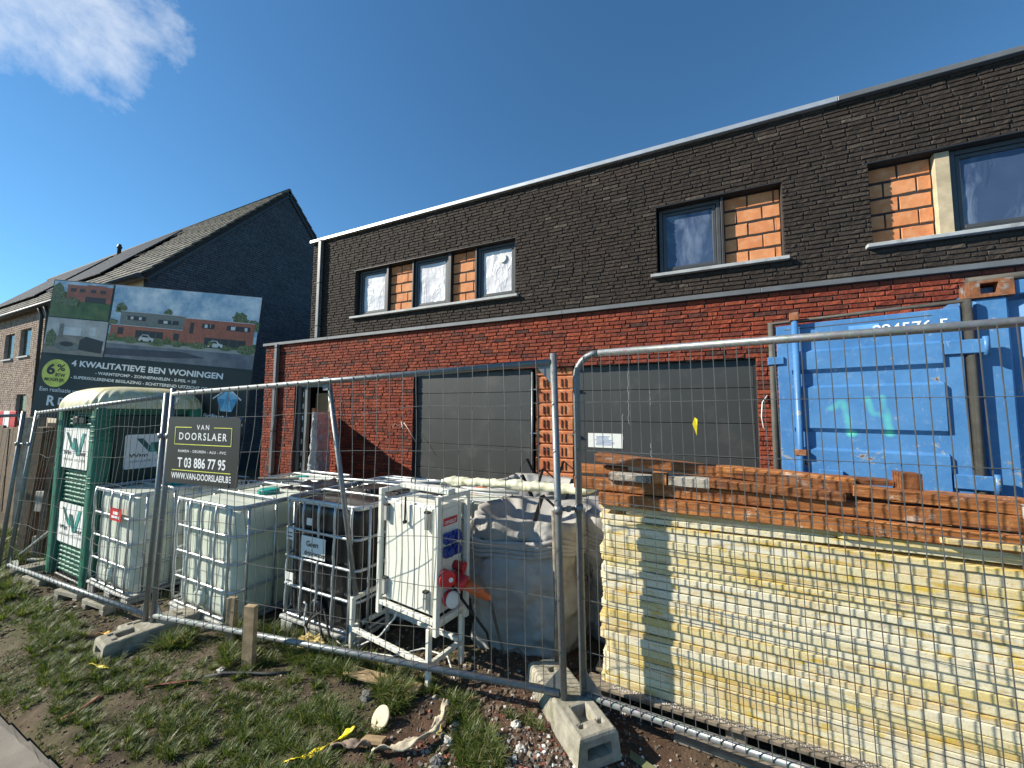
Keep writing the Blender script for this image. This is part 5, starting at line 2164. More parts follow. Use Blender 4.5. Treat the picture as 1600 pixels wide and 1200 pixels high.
m = MB()
m.grid(crump(-2.60, 2.06, gh(-2.6, 2.06)+0.05, 0.15, 0.06, 0.07, 0.5, 2.5, 4), 30, 18, smooth=False, cu=True)
m.build('paper', simple('kraft_yellow', (0.45, 0.34, 0.12), 0.8, 0, 0.3, 12, 0.4), yb)

# ================================================================ BIG BAGS
BAG = NT('woven_bag')
w = BAG.world()
bc = BAG.mix(BAG.rng(BAG.noise(w, 3, 6, 0.65), 0.3, 0.7), (0.27, 0.255, 0.24), (0.40, 0.385, 0.36))
bc = BAG.mix(BAG.rng(BAG.noise(w, 5, 8, 0.7), 0.58, 0.75, 0, 0.7), bc, (0.16, 0.125, 0.09))
wv = BAG.n('ShaderNodeTexChecker')
wv.inputs['Scale'].default_value = 260
BAG.put(wv.inputs['Vector'], w)
BAG.bsdf(bc, 0.7, 0, BAG.bump(wv.outputs['Fac'], 0.12, 0.002))


def bigbag(cx, cy, z0, hx, hy, h, label, seed, lettering=None, straps=True):
    t = thing('big_bag', (cx, cy, z0), label, 'builder bag', 'woven builder bags')

    def fn(u, v):
        a = u*2*math.pi
        if v < 0.08:
            k, z = 0.3+0.6*v/0.08, 0.0
        elif v < 0.80:
            q = (v-0.08)/0.72
            k, z = 0.90+0.13*math.sin(q*math.pi*0.9)**0.7-0.04*q, h*0.97*q
        elif v < 0.86:
            q = (v-0.80)/0.06
            k, z = 0.92-0.02*q, h*(0.97+0.03*q)
        else:
            q = (v-0.86)/0.14
            k, z = 0.90-0.8*q, h*(1.0-0.13*math.sin(min(1, q*1.4)*math.pi/2))
        x, y = supel(0, 0, hx, hy, 3.4, a, k)
        f = noise.fractal(Vector((x*2.2+seed, y*2.2, z*2.6)), 0.7, 2.1, 4)
        fold = 0.018*math.sin(a*9+3*z+seed)*(v > 0.08)*(0.4+0.6*z/h)
        rn = Vector((x, y, 0))
        rn = rn.normalized() if rn.length > 0 else rn
        d = f*0.07+fold
        if 0.70 < v < 0.86:
            z -= 0.06*(0.5+0.5*math.sin(a*2+seed))
        return (cx+x+rn.x*d, cy+y+rn.y*d, z0+z+0.03*noise.noise(Vector((x*4, y*4, seed)))*(v > 0.3))
    m = MB()
    m.grid(fn, 150, 80, cu=True)
    m.build('sack', BAG.m, t)
    # rolled-down rim: three soft hoops
    for k in range(4):
        pts = []
        for i in range(60):
            a = 2*math.pi*i/60
            x, y = supel(cx, cy, hx*0.99, hy*0.99, 3.4, a)
            n_ = noise.noise(Vector((math.cos(a)*2+seed, math.sin(a)*2, k*0.3)))
            pts.append((x+0.02*n_, y+0.02*n_, z0+h*0.80+k*0.028-0.07*math.sin(a*1.5+seed)**2*(1)+0.02*n_))
        MB().tube(pts, 0.017, 8, closed=True).build('rolled_rim', BAG.m, t)
    if straps:
        for sx, sy in ((1, -1), (-1, 1), (1, 1)):
            x, y = cx+sx*hx*0.8, cy+sy*hy*0.85
            pts = [(x, y, z0+h*0.85), (x+0.02, y+0.02, z0+h*1.08), (x-sx*0.12, y, z0+h*1.20), (x-sx*0.2, y+0.05, z0+h*1.0), (x-sx*0.24, y+0.03, z0+h*0.86)]
            m = MB()
            for a_, b_ in zip(pts[:-1], pts[1:]):
                a_, b_ = Vector(a_), Vector(b_)
                d = (b_-a_).normalized()
                sd = Vector((-d.z*0.3, 1, 0)).normalized()*0.026
                nn_ = d.cross(sd).normalized()*0.002
                m.add([a_-sd-nn_, a_+sd-nn_, b_+sd-nn_, b_-sd-nn_, a_-sd+nn_, a_+sd+nn_, b_+sd+nn_, b_-sd+nn_], [(3, 2, 1, 0), (4, 5, 6, 7), (0, 1, 5, 4), (1, 2, 6, 5), (2, 3, 7, 6), (3, 0, 4, 7)])
            m.build('lifting_strap', MAT['black_rubber'], t)
    return t


bb = bigbag(-1.26, 3.02, gz(-1.3, 3)-0.02, 0.46, 0.44, 1.0, 'large dirty white builder bag with rolled rim behind the middle fence post', 1.3)
bigbag(-0.52, 3.45, gz(-0.5, 3.4), 0.44, 0.42, 0.95, 'pale builder bag with black straps wedged behind the yellow stack', 4.1)
bigbag(-1.75, 4.3, gz(-1.7, 4.3), 0.46, 0.42, 0.95, 'half hidden builder bag standing closest to the left garage door', 7.7)
FB = frame((-0.765, 2.78, 0.35), (0.25, 0.97, 0), (-0.97, 0.25, 0), (0, 0, 1))
text('ESW', FB @ Matrix.Translation((-0.10, -0.035, 0.10)), 0.06, MAT['lettering_black'], bb, w=0.20, bold=0.02)
fp = thing('foam_plank', (-1.5, 3.0, 0.96), 'long pale plank caked with foam lying across the builder bags', 'plank')


def plank_fn(u, v):
    a = v*2*math.pi
    x = -2.15+1.45*u
    n_ = noise.fractal(Vector((x*9, math.cos(a)*1.2, math.sin(a)*1.2+3)), 0.6, 2.1, 3)
    e = min(1, min(u, 1-u)*22)**0.6
    return (x, 3.0+0.07*math.copysign(abs(math.cos(a))**0.5, math.cos(a))*(1+0.25*n_)*e, 1.01+0.04*u+0.032*math.copysign(abs(math.sin(a))**0.5, math.sin(a))*(1+0.5*n_)*e)


m = MB()
m.grid(plank_fn, 120, 15)
fix_normals(m.build('plank', simple('foam_cream', (0.70, 0.68, 0.50), 0.85, 0, 0.12, 8, 0.5, 50, dirt=(0.42, 0.40, 0.22), dirt_amt=0.4, dscale=8), fp))
st = thing('grey_stick', (-0.85, 2.45, -0.1), 'mud-caked upright stick leaning beside the paired fence posts', 'stick')
MB().tube([(-0.86, 2.50, -0.1), (-0.85, 2.47, 0.4), (-0.86, 2.45, 1.0)], 0.016, 7).build('stick', MAT['grey_wood'], st)

# ================================================================ STACK OF YELLOW SHUTTERING PANELS
SY = NT('shuttering_panel')
w = SY.world()
wl = SY.world((0.9, 6, 14))
base_ = SY.ramp(SY.rnd(), [(0, (0.64, 0.52, 0.22)), (0.2, (0.74, 0.68, 0.48)), (0.4, (0.56, 0.37, 0.08)), (0.55, (0.76, 0.72, 0.59)), (0.7, (0.66, 0.52, 0.20)), (0.85, (0.72, 0.64, 0.38)), (1, (0.74, 0.70, 0.58))])
n1 = SY.noise(wl, 2.2, 8, 0.7)
nbig = SY.noise(SY.world((0.5, 1, 2.6)), 1.7, 5, 0.6)
base_ = SY.mix(SY.rng(nbig, 0.50, 0.62, 0, 0.5), base_, (0.75, 0.70, 0.56))
base_ = SY.mix(SY.rng(nbig, 0.46, 0.36, 0, 0.7), base_, (0.58, 0.38, 0.07))
cc = SY.mix(SY.rng(n1, 0.48, 0.66, 0, 0.5), base_, (0.74, 0.70, 0.57))
n2 = SY.noise(SY.world((1.2, 5, 9)), 3.0, 8, 0.72, 0.4)
cc = SY.mix(SY.rng(n2, 0.52, 0.66), cc, (0.56, 0.36, 0.06))
n3 = SY.noise(SY.world((1.5, 6, 12)), 4.5, 8, 0.75)
cc = SY.mix(SY.rng(n3, 0.55, 0.66, 0, 0.85), cc, (0.36, 0.29, 0.25))
cc = SY.mix(SY.rng(SY.noise(SY.world((1.4, 4, 3)), 5, 8, 0.75), 0.56, 0.64, 0, 0.8), cc, (0.66, 0.46, 0.05))
cc = SY.mix(SY.rng(SY.noise(w, 90, 5, 0.8), 0.58, 0.70, 0, 0.8), cc, (0.22, 0.18, 0.13))
spz = SY.n('ShaderNodeSeparateXYZ')
SY.put(spz.inputs[0], SY.n('ShaderNodeTexCoord').outputs['Object'])
SY.bsdf(cc, 0.85, 0, SY.bump(SY.math('ADD', SY.noise(SY.world((4, 10, 22)), 3, 6, 0.7), SY.noise(w, 70, 5, 0.7)), 0.3, 0.005), Specular_IOR_Level=0.3)

PX0, PX1 = -0.55, 2.55
stackz = 0.025
ords = ['bottom', 'second', 'third', 'fourth', 'fifth', 'sixth', 'seventh', 'eighth', 'ninth', 'tenth', 'eleventh', 'twelfth', 'thirteenth', 'fourteenth', 'fifteenth', 'sixteenth', 'seventeenth', 'eighteenth', 'nineteenth', 'twentieth', 'twenty-first', 'twenty-second', 'twenty-third', 'twenty-fourth', 'twenty-fifth', 'twenty-sixth', 'twenty-seventh', 'twenty-eighth', 'twenty-ninth', 'thirtieth', 'thirty-first', 'thirty-second', 'thirty-third', 'thirty-fourth']


def sheet_panel(x0, x1, y0, y1, z0, th, seed, tilt=0.0, endr=0.02):
    m = MB()
    nL = 90
    prof = [(0.002, 0), (0, 0.06), (0.0, 0.5), (0, 0.94), (0.002, 1)]

    def fn(u, v):
        x = x0+(x1-x0)*u
        k = v*7
        i = int(k)
        if k <= 4:
            y, z = y0+prof[min(4, int(round(k)))][0], prof[min(4, int(round(k)))][1]*th
        elif k <= 5.01:
            y, z = y1, th
        elif k <= 6.01:
            y, z = y1, 0
        else:
            y, z = y0, 0
        f = noise.fractal(Vector((x*5.0, seed*3.7, 1)), 0.8, 2.2, 4)
        g = noise.fractal(Vector((x*14.0, seed*3.7, z*60)), 0.7, 2.2, 3)
        if k <= 4 or k > 6.01:
            y += 0.0020*noise.noise(Vector((x*1.6, seed*3.7, 1)))+0.0004*g
            z += 0.0006*g if z > th*0.5 else -0.0006*g
            e0, e1 = (x-x0), (x1-x)
            y += 0.010*max(0, 1-min(e0, e1)/endr)**2
        z += 0.006*noise.noise(Vector((x*0.8, seed, 0)))*0+tilt*(x-x0)
        return (x+(0.012*noise.noise(Vector((seed, z*50, k)))if u < 0.01 else 0), y, z0+z)
    m.grid(fn, nL, 8, smooth=False)
    n = len(m.v)
    # end caps
    for c0 in (0, nL-1):
        m.f.append([c0+j*nL for j in range(8)])
        m.smooth.append(False)
    return m


z = stackz
k = 0
rr = random.Random(12)
tops = []
while z < 0.975:
    th = rr.choice([0.026, 0.034, 0.040, 0.040, 0.046, 0.052])
    dx = rr.uniform(-0.018, 0.018)
    if rr.random() < 0.15:
        dx += rr.uniform(-0.03, 0.05)
    y0 = 2.455+rr.uniform(-0.006, 0.007)
    gap = rr.choice([0.003, 0.004, 0.005, 0.008])
    lab = '%s yellow-white shuttering panel counted from the bottom of the tall stack' % ords[k]
    if k == 0:
        lab = 'lowest cream shuttering panel lying directly on the pallet under the tall stack'
    t = thing('shuttering_panel', ((PX0+PX1)/2, 2.7, z), lab, 'panel', 'shuttering panels in the yellow stack')
    o = sheet_panel(PX0+dx, PX1+rr.uniform(-.1, .1), y0, y0+0.50, z, th, k+1).build('sheet', SY.m, t)
    fix_normals(o)
    z += th+gap
    k += 1
# loose uneven panels on top
loose = [(-0.56, 1.9, 2.465, z, 0.028, 0.010, 'yellow panel with a worn end just under the dark gaps near the top'),
         (-0.40, 0.62, 2.475, z+0.034, 0.020, 0.006, 'short weathered board lying near the top left of the yellow stack'),
         (-0.56, 1.15, 2.46, z+0.060, 0.030, -0.004, 'cream panel directly under the rusty brown beams on the left'),
         (0.62, 2.5, 2.45, z+0.048, 0.028, -0.012, 'greyish cream panel sloping down to the right beneath the brown beams'),
         (0.98, 1.35, 2.42, z+0.085, 0.024, 0.0, 'short grey splintered board poking out at the upper right of the stack')]
for i, (xa, xb, y0, zz, th, tl, lab) in enumerate(loose):
    t = thing('shuttering_panel', ((xa+xb)/2, 2.7, zz), lab, 'panel')
    fix_normals(sheet_panel(xa, xb, y0, y0+0.45, zz, th, 50+i, tl).build('sheet', SY.m, t))

# pallet under the stack
pl = thing('timber_pallet', (0.5, 2.6, -0.1), 'weathered timber pallet carrying the tall yellow panel stack', 'pallet')
gp = gz(0.5, 2.5)
x = -0.62
for i, x in enumerate((-0.58, 0.10, 0.80, 1.5)):
    for y in (2.44, 2.70, 2.9):
        MB().bbox(x, x+0.10, y, y+0.10, gp+0.02, gp+0.098, 0.005).build('block', MAT['grey_wood'], pl)
for i, (y, w_) in enumerate(((2.40, 0.11), (2.56, 0.10), (2.72, 0.1), (2.86, 0.1))):
    MB().bbox(-0.64+0.02*i, 2.4, y, y+w_, gp+0.100, gp+0.122, 0.004).build('deck_board', MAT['grey_wood'], pl)
for i, (xa, xb) in enumerate(((-0.15, 0.42), (0.50, 1.0), (1.1, 2.2))):
    MB().bbox(xa, xb, 2.33, 2.43, gp+0.002, gp+0.022, 0.004).build('bottom_board', MAT['grey_wood'], pl)

# ================================================================ RUSTY BROWN BEAMS ON TOP
BR = NT('rusty_brown_formwork_beam')
w = BR.world()
c = BR.mix(BR.rng(BR.noise(BR.world((1, 6, 10)), 4, 7, 0.7), 0.3, 0.7), (0.16, 0.045, 0.014), (0.62, 0.26, 0.07))
c = BR.mix(BR.rng(BR.noise(w, 9, 7, 0.7), 0.55, 0.75, 0, 0.7), c, (0.14, 0.05, 0.03))
c = BR.mix(BR.rng(BR.noise(w, 26, 9, 0.8), 0.56, 0.66, 0, 0.8), c, (0.66, 0.50, 0.32))
c = BR.mix(BR.rng(BR.noise(BR.world((1, 1, 1.6)), 5.2, 9, 0.8), 0.57, 0.65, 0, 0.9), c, (0.72, 0.68, 0.60))
ov = BR.n('ShaderNodeObjectInfo').outputs['Random']
c = BR.mix(1.0, c, BR.ramp(ov, [(0, (0.42, 0.36, 0.36)), (0.5, (0.80, 0.72, 0.66)), (1, (1.15, 1.05, 0.95))]), 'MULTIPLY')
BR.bsdf(c, 0.75, 0, BR.bump(BR.noise(BR.world((4, 20, 30)), 4, 6, 0.7), 0.5, 0.006))
WH = simple('concrete_caked_white', (0.52, 0.47, 0.39), 0.9, 0, 0.3, 12, 0.7, 60, dirt=(0.09, 0.05, 0.03), dirt_amt=0.75, dscale=12)


def beam(xa, xb, y, za, zb, th, dp_, mat, lab, yb_=None):
    t = thing('formwork_beam', ((xa+xb)/2, y, min(za, zb)), lab, 'beam', 'rusty beams on the panel stack')
    d = Vector((xb-xa, (yb_ if yb_ is not None else y)-y, zb-za))
    x_ = d.normalized()
    y_ = Vector((0, 0, 1)).cross(x_).normalized()
    z_ = x_.cross(y_)
    M = frame((xa, y, za), x_, y_, z_)
    m = MB(M)
    L_ = d.length
    nn_ = max(6, int(L_*22))

    def fn(u, v):
        xx = L_*u
        prof = [(0, 0.004), (0, th*0.33), (0, th*0.66), (0, th-0.004), (0.005, th), (dp_, th), (dp_, 0), (0.005, 0), (0, 0.004)]
        yy, zz = prof[int(round(v*8))]
        g = noise.fractal(Vector((xx*9+xa*3, v*5, za*40)), 0.7, 2.2, 3)
        return (xx, yy+0.003*g, zz+0.0025*g)
    m.grid(fn, nn_, 9, smooth=False)
    for c0 in (0, nn_-1):
        m.f.append([c0+j*nn_ for j in range(8)])
        m.smooth.append(False)
    fix_normals(m.build('timber', mat, t))
    return t


B0 = z+0.095
beam(-0.56, 2.6, 2.435, B0-0.005, B0-0.035, 0.070, 0.09, BR.m, 'lowest rusty brown beam, longest, lying right on the cream panels')
beam(-0.73, 2.6, 2.475, B0+0.074, B0+0.047, 0.070, 0.10, BR.m, 'orange-brown beam second from below, sticking out left past the stack')
beam(-0.75, -0.42, 2.62, B0+0.150, B0+0.145, 0.055, 0.09, BR.m, 'short brown beam end jutting out at the far left of the pile')
beam(-0.50, -0.25, 2.452, B0+0.145, B0+0.142, 0.042, 0.09, WH, 'short white concrete-caked beam piece left of the square brown end')
beam(-0.245, -0.165, 2.45, B0+0.140, B0+0.140, 0.062, 0.12, BR.m, 'square brown beam end standing between two white caked pieces')
beam(-0.155, 0.06, 2.455, B0+0.140, B0+0.137, 0.055, 0.09, WH, 'white and black stained beam piece right of the square brown end')
beam(0.062, 0.66, 2.455, B0+0.145, B0+0.126, 0.048, 0.09, BR.m, 'brown beam with a white crusted right end in the third layer')
beam(-0.62, 0.70, 2.58, B0+0.235, B0+0.165, 0.055, 0.12, BR.m, 'topmost brown beam on the left, sloping down towards the right', yb_=2.50)
beam(0.10, 0.72, 2.53, B0+0.200, B0+0.178, 0.06, 0.10, BR.m, 'reddish brown beam lying in front of the garage door base')
beam(0.70, 1.26, 2.48, B0+0.158, B0+0.128, 0.052, 0.09, BR.m, 'plain brown beam on the right half under the rusty container door')
beam(1.262, 1.62, 2.45, B0+0.120, B0+0.118, 0.05, 0.09, WH, 'white crusted beam end at the right edge of the pile')
beam(1.45, 2.4, 2.47, B0+0.172, B0+0.172, 0.06, 0.09, BR.m, 'brown beam at the right frame edge above the white crusted one')
beam(0.72, 0.90, 2.62, B0+0.20, B0+0.197, 0.028, 0.09, BR.m, 'thin dark brown board lying behind the upright block')
beam(0.905, 0.985, 2.56, B0+0.175, B0+0.175, 0.10, 0.09, BR.m, 'upright dark brown block poking up before the blue container door')
beam(-0.55, 1.4, 2.66, B0+0.10, B0+0.10, 0.07, 0.1, BR.m, 'brown beam hidden in the rear row of the pile')

# ================================================================ STAKES, DEBRIS


def stake(x, y, h, w_, lab, lean=0.0):
    g = gh(x, y)
    t = thing('wooden_stake', (x, y, g), lab, 'stake', 'sawn wooden stakes')
    M = frame((x, y, g-0.05), (0.95, 0.3, 0), (-0.3, 0.95, 0), (lean, 0, 1))
    m = MB(M)
    m.bbox(-w_/2, w_/2, -0.02, 0.02, 0, h+0.05, 0.003)
    m.build('stake', MAT['stake_wood'], t)


stake(-3.40, 1.93, 0.34, 0.075, 'sawn wooden stake in front of the right side of the white tank')
stake(-2.94, 1.80, 0.42, 0.085, 'sawn wooden stake sticking through the bottom rail of the middle fence')

lump_m = simple('pale_rubble', (0.50, 0.47, 0.42), 0.9, 0, 0.2, 25, 0.5, 90, dirt=(0.22, 0.17, 0.12), dirt_amt=0.4, dscale=20)
brick_m = simple('brick_rubble', (0.36, 0.12, 0.07), 0.9, 0, 0.3, 25, 0.5, 90)
dark_m = simple('dark_stone', (0.13, 0.125, 0.12), 0.85, 0, 0.3, 25, 0.4, 90)


def lump(fn_seed, x, y, rx, ry, rz, mat, lab, cat='stone', name='rubble_stone', group='loose stones and rubble in the foreground'):
    g = gh(x, y)
    t = thing(name, (x, y, g), lab, cat, group)
    m = MB()
    m.grid(crump(x, y, g+rz*0.55, rx, ry, rz, 0.55, 1.3, fn_seed), 14, 9, smooth=False, cu=True)
    m.build('stone', mat, t)


stones = [(-1.22, 1.71, .034, .030, .022, dark_m, 'grey round stone below the yellow lump at the bottom centre'),
          (-1.33, 1.87, .030, .024, .020, simple('ochre_stone', (0.45, 0.36, 0.14), 0.9), 'ochre yellow lump beside the white stone near the bent cloth'),
          (-1.24, 1.84, .030, .026, .018, lump_m, 'white angular stone just right of the ochre lump'),
          (-1.27, 1.95, .018, .014, .012, lump_m, 'small white stone right of the bent cloth tip'),
          (-0.86, 1.93, .026, .022, .018, lump_m, 'pale stone in the gravel left of the big concrete foot'),
          (-0.96, 1.80, .022, .020, .015, lump_m, 'pale pebble in the gravel below the grass tuft'),
          (-0.83, 1.72, .024, .020, .015, lump_m, 'pale stone low in the gravel near the bottom edge'),
          (-0.72, 1.62, .020, .020, .012, brick_m, 'red brick crumb in the gravel near the bottom edge'),
          (-0.98, 1.66, .026, .024, .018, lump_m, 'flat pale stone at the bottom edge below the grass tuft'),
          (-0.30, 1.86, .030, .020, .022, lump_m, 'white stone right of the concrete foot under the rail'),
          (-0.22, 1.88, .022, .020, .018, lump_m, 'second white stone right of the concrete foot'),
          (-0.26, 1.80, .028, .018, .012, brick_m, 'pink brick chip below the white stones'),
          (-0.95, 2.07, .026, .020, .016, lump_m, 'pale stone beside the bottom rail near the concrete foot'),
          (-0.70, 2.55, .05, .04, .02, brick_m, 'red brick chunk behind the paired posts'),
          (-2.15, 1.25, .025, .02, .015, lump_m, 'white pebble in the lower grass'),
          (-3.05, 1.68, .028, .022, .016, lump_m, 'cream stone on the mound under the fence'),
          (-1.62, 1.32, .035, .03, .018, dark_m, 'dark flat stone at the lower edge of the grass'),
          (-1.88, 1.88, .04, .035, .02, dark_m, 'dark stone half sunk in grass left of the pale disc')]
for i, s_ in enumerate(stones):
    lump(i*3.3, s_[0], s_[1], s_[2], s_[3], s_[4], s_[5], s_[6])

dk = thing('pale_disc', (-1.66, 1.79, gh(-1.66, 1.79)), 'round cream disc lying tilted on the soil beside the grass tuft', 'disc')
MDk = Matrix.Translation((-1.665, 1.775, gh(-1.66, 1.78)+0.045)) @ Matrix.Rotation(R(48), 4, 'X') @ Matrix.Rotation(R(-8), 4, 'Y')
m = MB(MDk)
m.lathe([(0.052, -0.007), (0.059, -0.004), (0.059, 0.004), (0.052, 0.007)], 28, smooth=False)
m.build('disc', simple('cream_disc', (0.62, 0.53, 0.36), 0.85, 0, 0.12, 20, 0.4), dk)
wd = thing('wood_offcut', (-1.62, 1.68, gh(-1.62, 1.68)), 'brown square wood offcut just below the cream disc', 'wood')
m = MB(Matrix.Translation((-1.60, 1.66, gh(-1.6, 1.66)+0.02)) @ Matrix.Rotation(R(20), 4, 'Z') @ Matrix.Rotation(R(-22), 4, 'X'))
m.bbox(-0.06, 0.06, -0.035, 0.035, -0.01, 0.012, 0.003)
m.build('offcut', MAT['stake_wood'], wd)


def ribbon(pts, wdt, name, mat, lab, cat, twist=0.6, amp=0.02, th=0.0015):
    c0 = Vector(pts[0])
    t = thing(name, c0, lab, cat)
    P_ = []
    n = 8
    for a_, b_ in zip(pts[:-1], pts[1:]):
        for k in range(n):
            P_.append(Vector(a_).lerp(Vector(b_), k/n))
    P_.append(Vector(pts[-1]))
    m = MB()

    def fn(u, v):
        i = min(len(P_)-1, int(round(u*(len(P_)-1))))
        p = P_[i]
        d = (P_[min(i+1, len(P_)-1)]-P_[max(i-1, 0)]).normalized()
        s1_ = d.cross(Vector((0, 0, 1))).normalized()
        ang = twist*math.sin(i*0.55)+0.3
        s2_ = (s1_*math.cos(ang)+Vector((0, 0, 1))*math.sin(ang))
        n_ = noise.noise(Vector((i*0.4, v*2, c0.x*7)))
        return p+s2_*((v-0.5)*wdt*(0.8+0.4*n_))+Vector((0, 0, abs(n_)*amp+0.012))
    m.grid(fn, len(P_), 6, smooth=True)
    o = m.build('strip', mat, t)
    md = o.modifiers.new('thickness', 'SOLIDIFY')
    md.thickness = th
    return t


def G(x, y, dz=0.012):
    return (x, y, gh(x, y)+dz)


ribbon([G(-1.95, 1.40), G(-1.84, 1.47), G(-1.77, 1.58), G(-1.74, 1.66, 0.03)], 0.035, 'yellow_tape', MAT['yellow_tape'], 'crumpled yellow tape lying in the grass at the bottom centre', 'tape')
ribbon([G(-4.70, 1.58), G(-4.62, 1.62, 0.03), G(-4.54, 1.60)], 0.05, 'orange_wrapper', simple('orange_yellow_wrapper', (0.75, 0.38, 0.05), 0.5), 'orange and yellow wrapper left of the mossy concrete foot', 'litter')
ribbon([G(-4.10, 1.36), G(-3.98, 1.38, 0.02), G(-3.90, 1.40)], 0.035, 'yellow_scrap', MAT['yellow_tape'], 'small yellow scrap in the grass below the mossy concrete foot', 'litter')
cl_m = simple('dirty_cloth', (0.50, 0.42, 0.30), 0.9, 0, 0.3, 14, 0.5, 60, dirt=(0.18, 0.13, 0.09), dirt_amt=0.4)
ribbon([G(-1.55, 1.60), G(-1.42, 1.68, 0.02), G(-1.33, 1.80, 0.03), G(-1.33, 1.90, 0.05), G(-1.36, 1.98, 0.07)], 0.055, 'bent_cloth', cl_m, 'curved strip of dirty beige cloth on the soil right of the disc', 'cloth', 0.8, 0.03, 0.006)
ribbon([G(-1.78, 1.54), G(-1.68, 1.58, 0.02), G(-1.58, 1.62, 0.01)], 0.05, 'brown_rag', simple('brown_rag', (0.22, 0.16, 0.12), 0.9), 'crumpled brown rag between the yellow tape and the disc', 'cloth', 0.8, 0.03, 0.006)
ribbon([G(-3.42, 1.42), G(-3.25, 1.50, 0.01), G(-3.08, 1.55)], 0.04, 'red_strip', simple('dark_red_strip', (0.16, 0.03, 0.025), 0.7), 'dark red strip half buried in the soil below the mound', 'litter', 0.2, 0.005)
ph = thing('pink_hose', (-3.62, 1.18, -0.2), 'short faded pink hose lying on the bare soil at lower left', 'hose')
MB().tube([G(-3.60, 1.08, 0.01), G(-3.62, 1.16, 0.012), G(-3.66, 1.27, 0.01)], 0.009, 8).build('hose', simple('faded_pink', (0.45, 0.14, 0.10), 0.7), ph)
bh = thing('black_hose', (-2.9, 1.6, -0.2), 'black hose emerging from the soil at the foot of the right stake', 'hose')
MB().tube([G(-3.08, 1.60, 0.0), G(-2.98, 1.66, 0.02), G(-2.86, 1.73, 0.02), G(-2.72, 1.78, 0.01), G(-2.55, 1.85, 0.0)], 0.011, 8).build('hose', MAT['black_rubber'], bh)
pwb = thing('ground_plank', (-1.9, 1.98, -0.1), 'flat weathered plank on the soil under the middle bottom rail', 'plank')
m = MB(frame((-2.15, 1.93, gh(-2.15, 1.93)+0.012), (0.96, 0.13, -0.01), (-0.13, 0.99, 0), (0, 0, 1)))
m.bbox(0, 0.55, 0, 0.09, 0, 0.018, 0.003)
m.build('plank', MAT['stake_wood'], pwb)
gs = thing('green_strap', (0.1, 2.05, -0.1), 'dull green strap lying under the bottom rail in front of the pallet', 'strap')
m = MB()
pts = [(-0.35, 2.17), (-0.15, 2.10), (0.05, 2.04), (0.3, 1.98), (0.6, 1.95), (1.2, 1.9)]
for (xa, ya), (xb, yb2) in zip(pts[:-1], pts[1:]):
    za, zb = gh(xa, ya)+0.01, gh(xb, yb2)+0.01
    m.add([(xa, ya-0.018, za), (xb, yb2-0.018, zb), (xb, yb2+0.018, zb+0.01), (xa, ya+0.018, za+0.01), (xa, ya-0.018, za-0.006), (xb, yb2-0.018, zb-0.006), (xb, yb2+0.018, zb+0.004), (xa, ya+0.018, za+0.004)], [(0, 1, 2, 3), (7, 6, 5, 4), (0, 4, 5, 1), (2, 6, 7, 3)])
m.build('strap', simple('dull_green_strap', (0.13, 0.13, 0.06), 0.8), gs)
# yellow ribbon knotted to the right fence, pale tag on the left panel
yr = thing('ribbon_scrap', (0.03, 2.22, 1.57), 'little yellow ribbon caught on the right fence mesh', 'ribbon')
m = MB()
m.add([(-0.005, 2.235, 1.625), (0.008, 2.232, 1.615), (0.006, 2.236, 1.58), (0.003, 2.238, 1.53), (-0.006, 2.236, 1.56), (-0.016, 2.233, 1.59)], [(0, 1, 2, 5), (5, 2, 4), (2, 3, 4)])
o = m.build('strip', MAT['yellow_tape'], yr)
md = o.modifiers.new('thickness', 'SOLIDIFY')
md.thickness = 0.0015

# ================================================================ LEFT BACKGROUND


def slab(name, lab, cat, x, y, w_, d_, h_, mat, rz=0, lean=0, zoff=-0.05, group=None):
    g = gz(x, y)
    t = thing(name, (x, y, g), lab, cat, group)
    M = Matrix.Translation((x, y, g+zoff)) @ Matrix.Rotation(R(rz), 4, 'Z') @ Matrix.Rotation(R(lean), 4, 'Y')
    m = MB(M)
    m.bbox(-w_/2, w_/2, -d_/2, d_/2, 0, h_, 0.008)
    m.build(cat.replace(' ', '_')+'_body', mat, t)
    return t


slab('upright_slab', 'grey concrete slab standing upright left of the fence posts', 'concrete slab', -11.3, 2.7, 0.35, 0.12, 2.1, MAT['concrete'], rz=25)
slab('timber_post', 'brown timber post leaning behind the leftmost fence posts', 'post', -8.9, 2.15, 0.14, 0.14, 1.95, MAT['brown_wood'], rz=20, lean=5)
slab('timber_board', 'dark upright timber board behind the green toilet', 'board', -10.6, 2.85, 0.5, 0.05, 2.0, MAT['brown_wood'], rz=20)
slab('timber_board', 'pale upright timber board touching the green toilet', 'board', -9.5, 2.75, 0.16, 0.04, 2.05, MAT['grey_wood'], rz=20)
slab('timber_board', 'narrow dark timber board between the post and the board behind the toilet', 'board', -9.9, 2.6, 0.2, 0.04, 1.9, MAT['brown_wood'], rz=20)
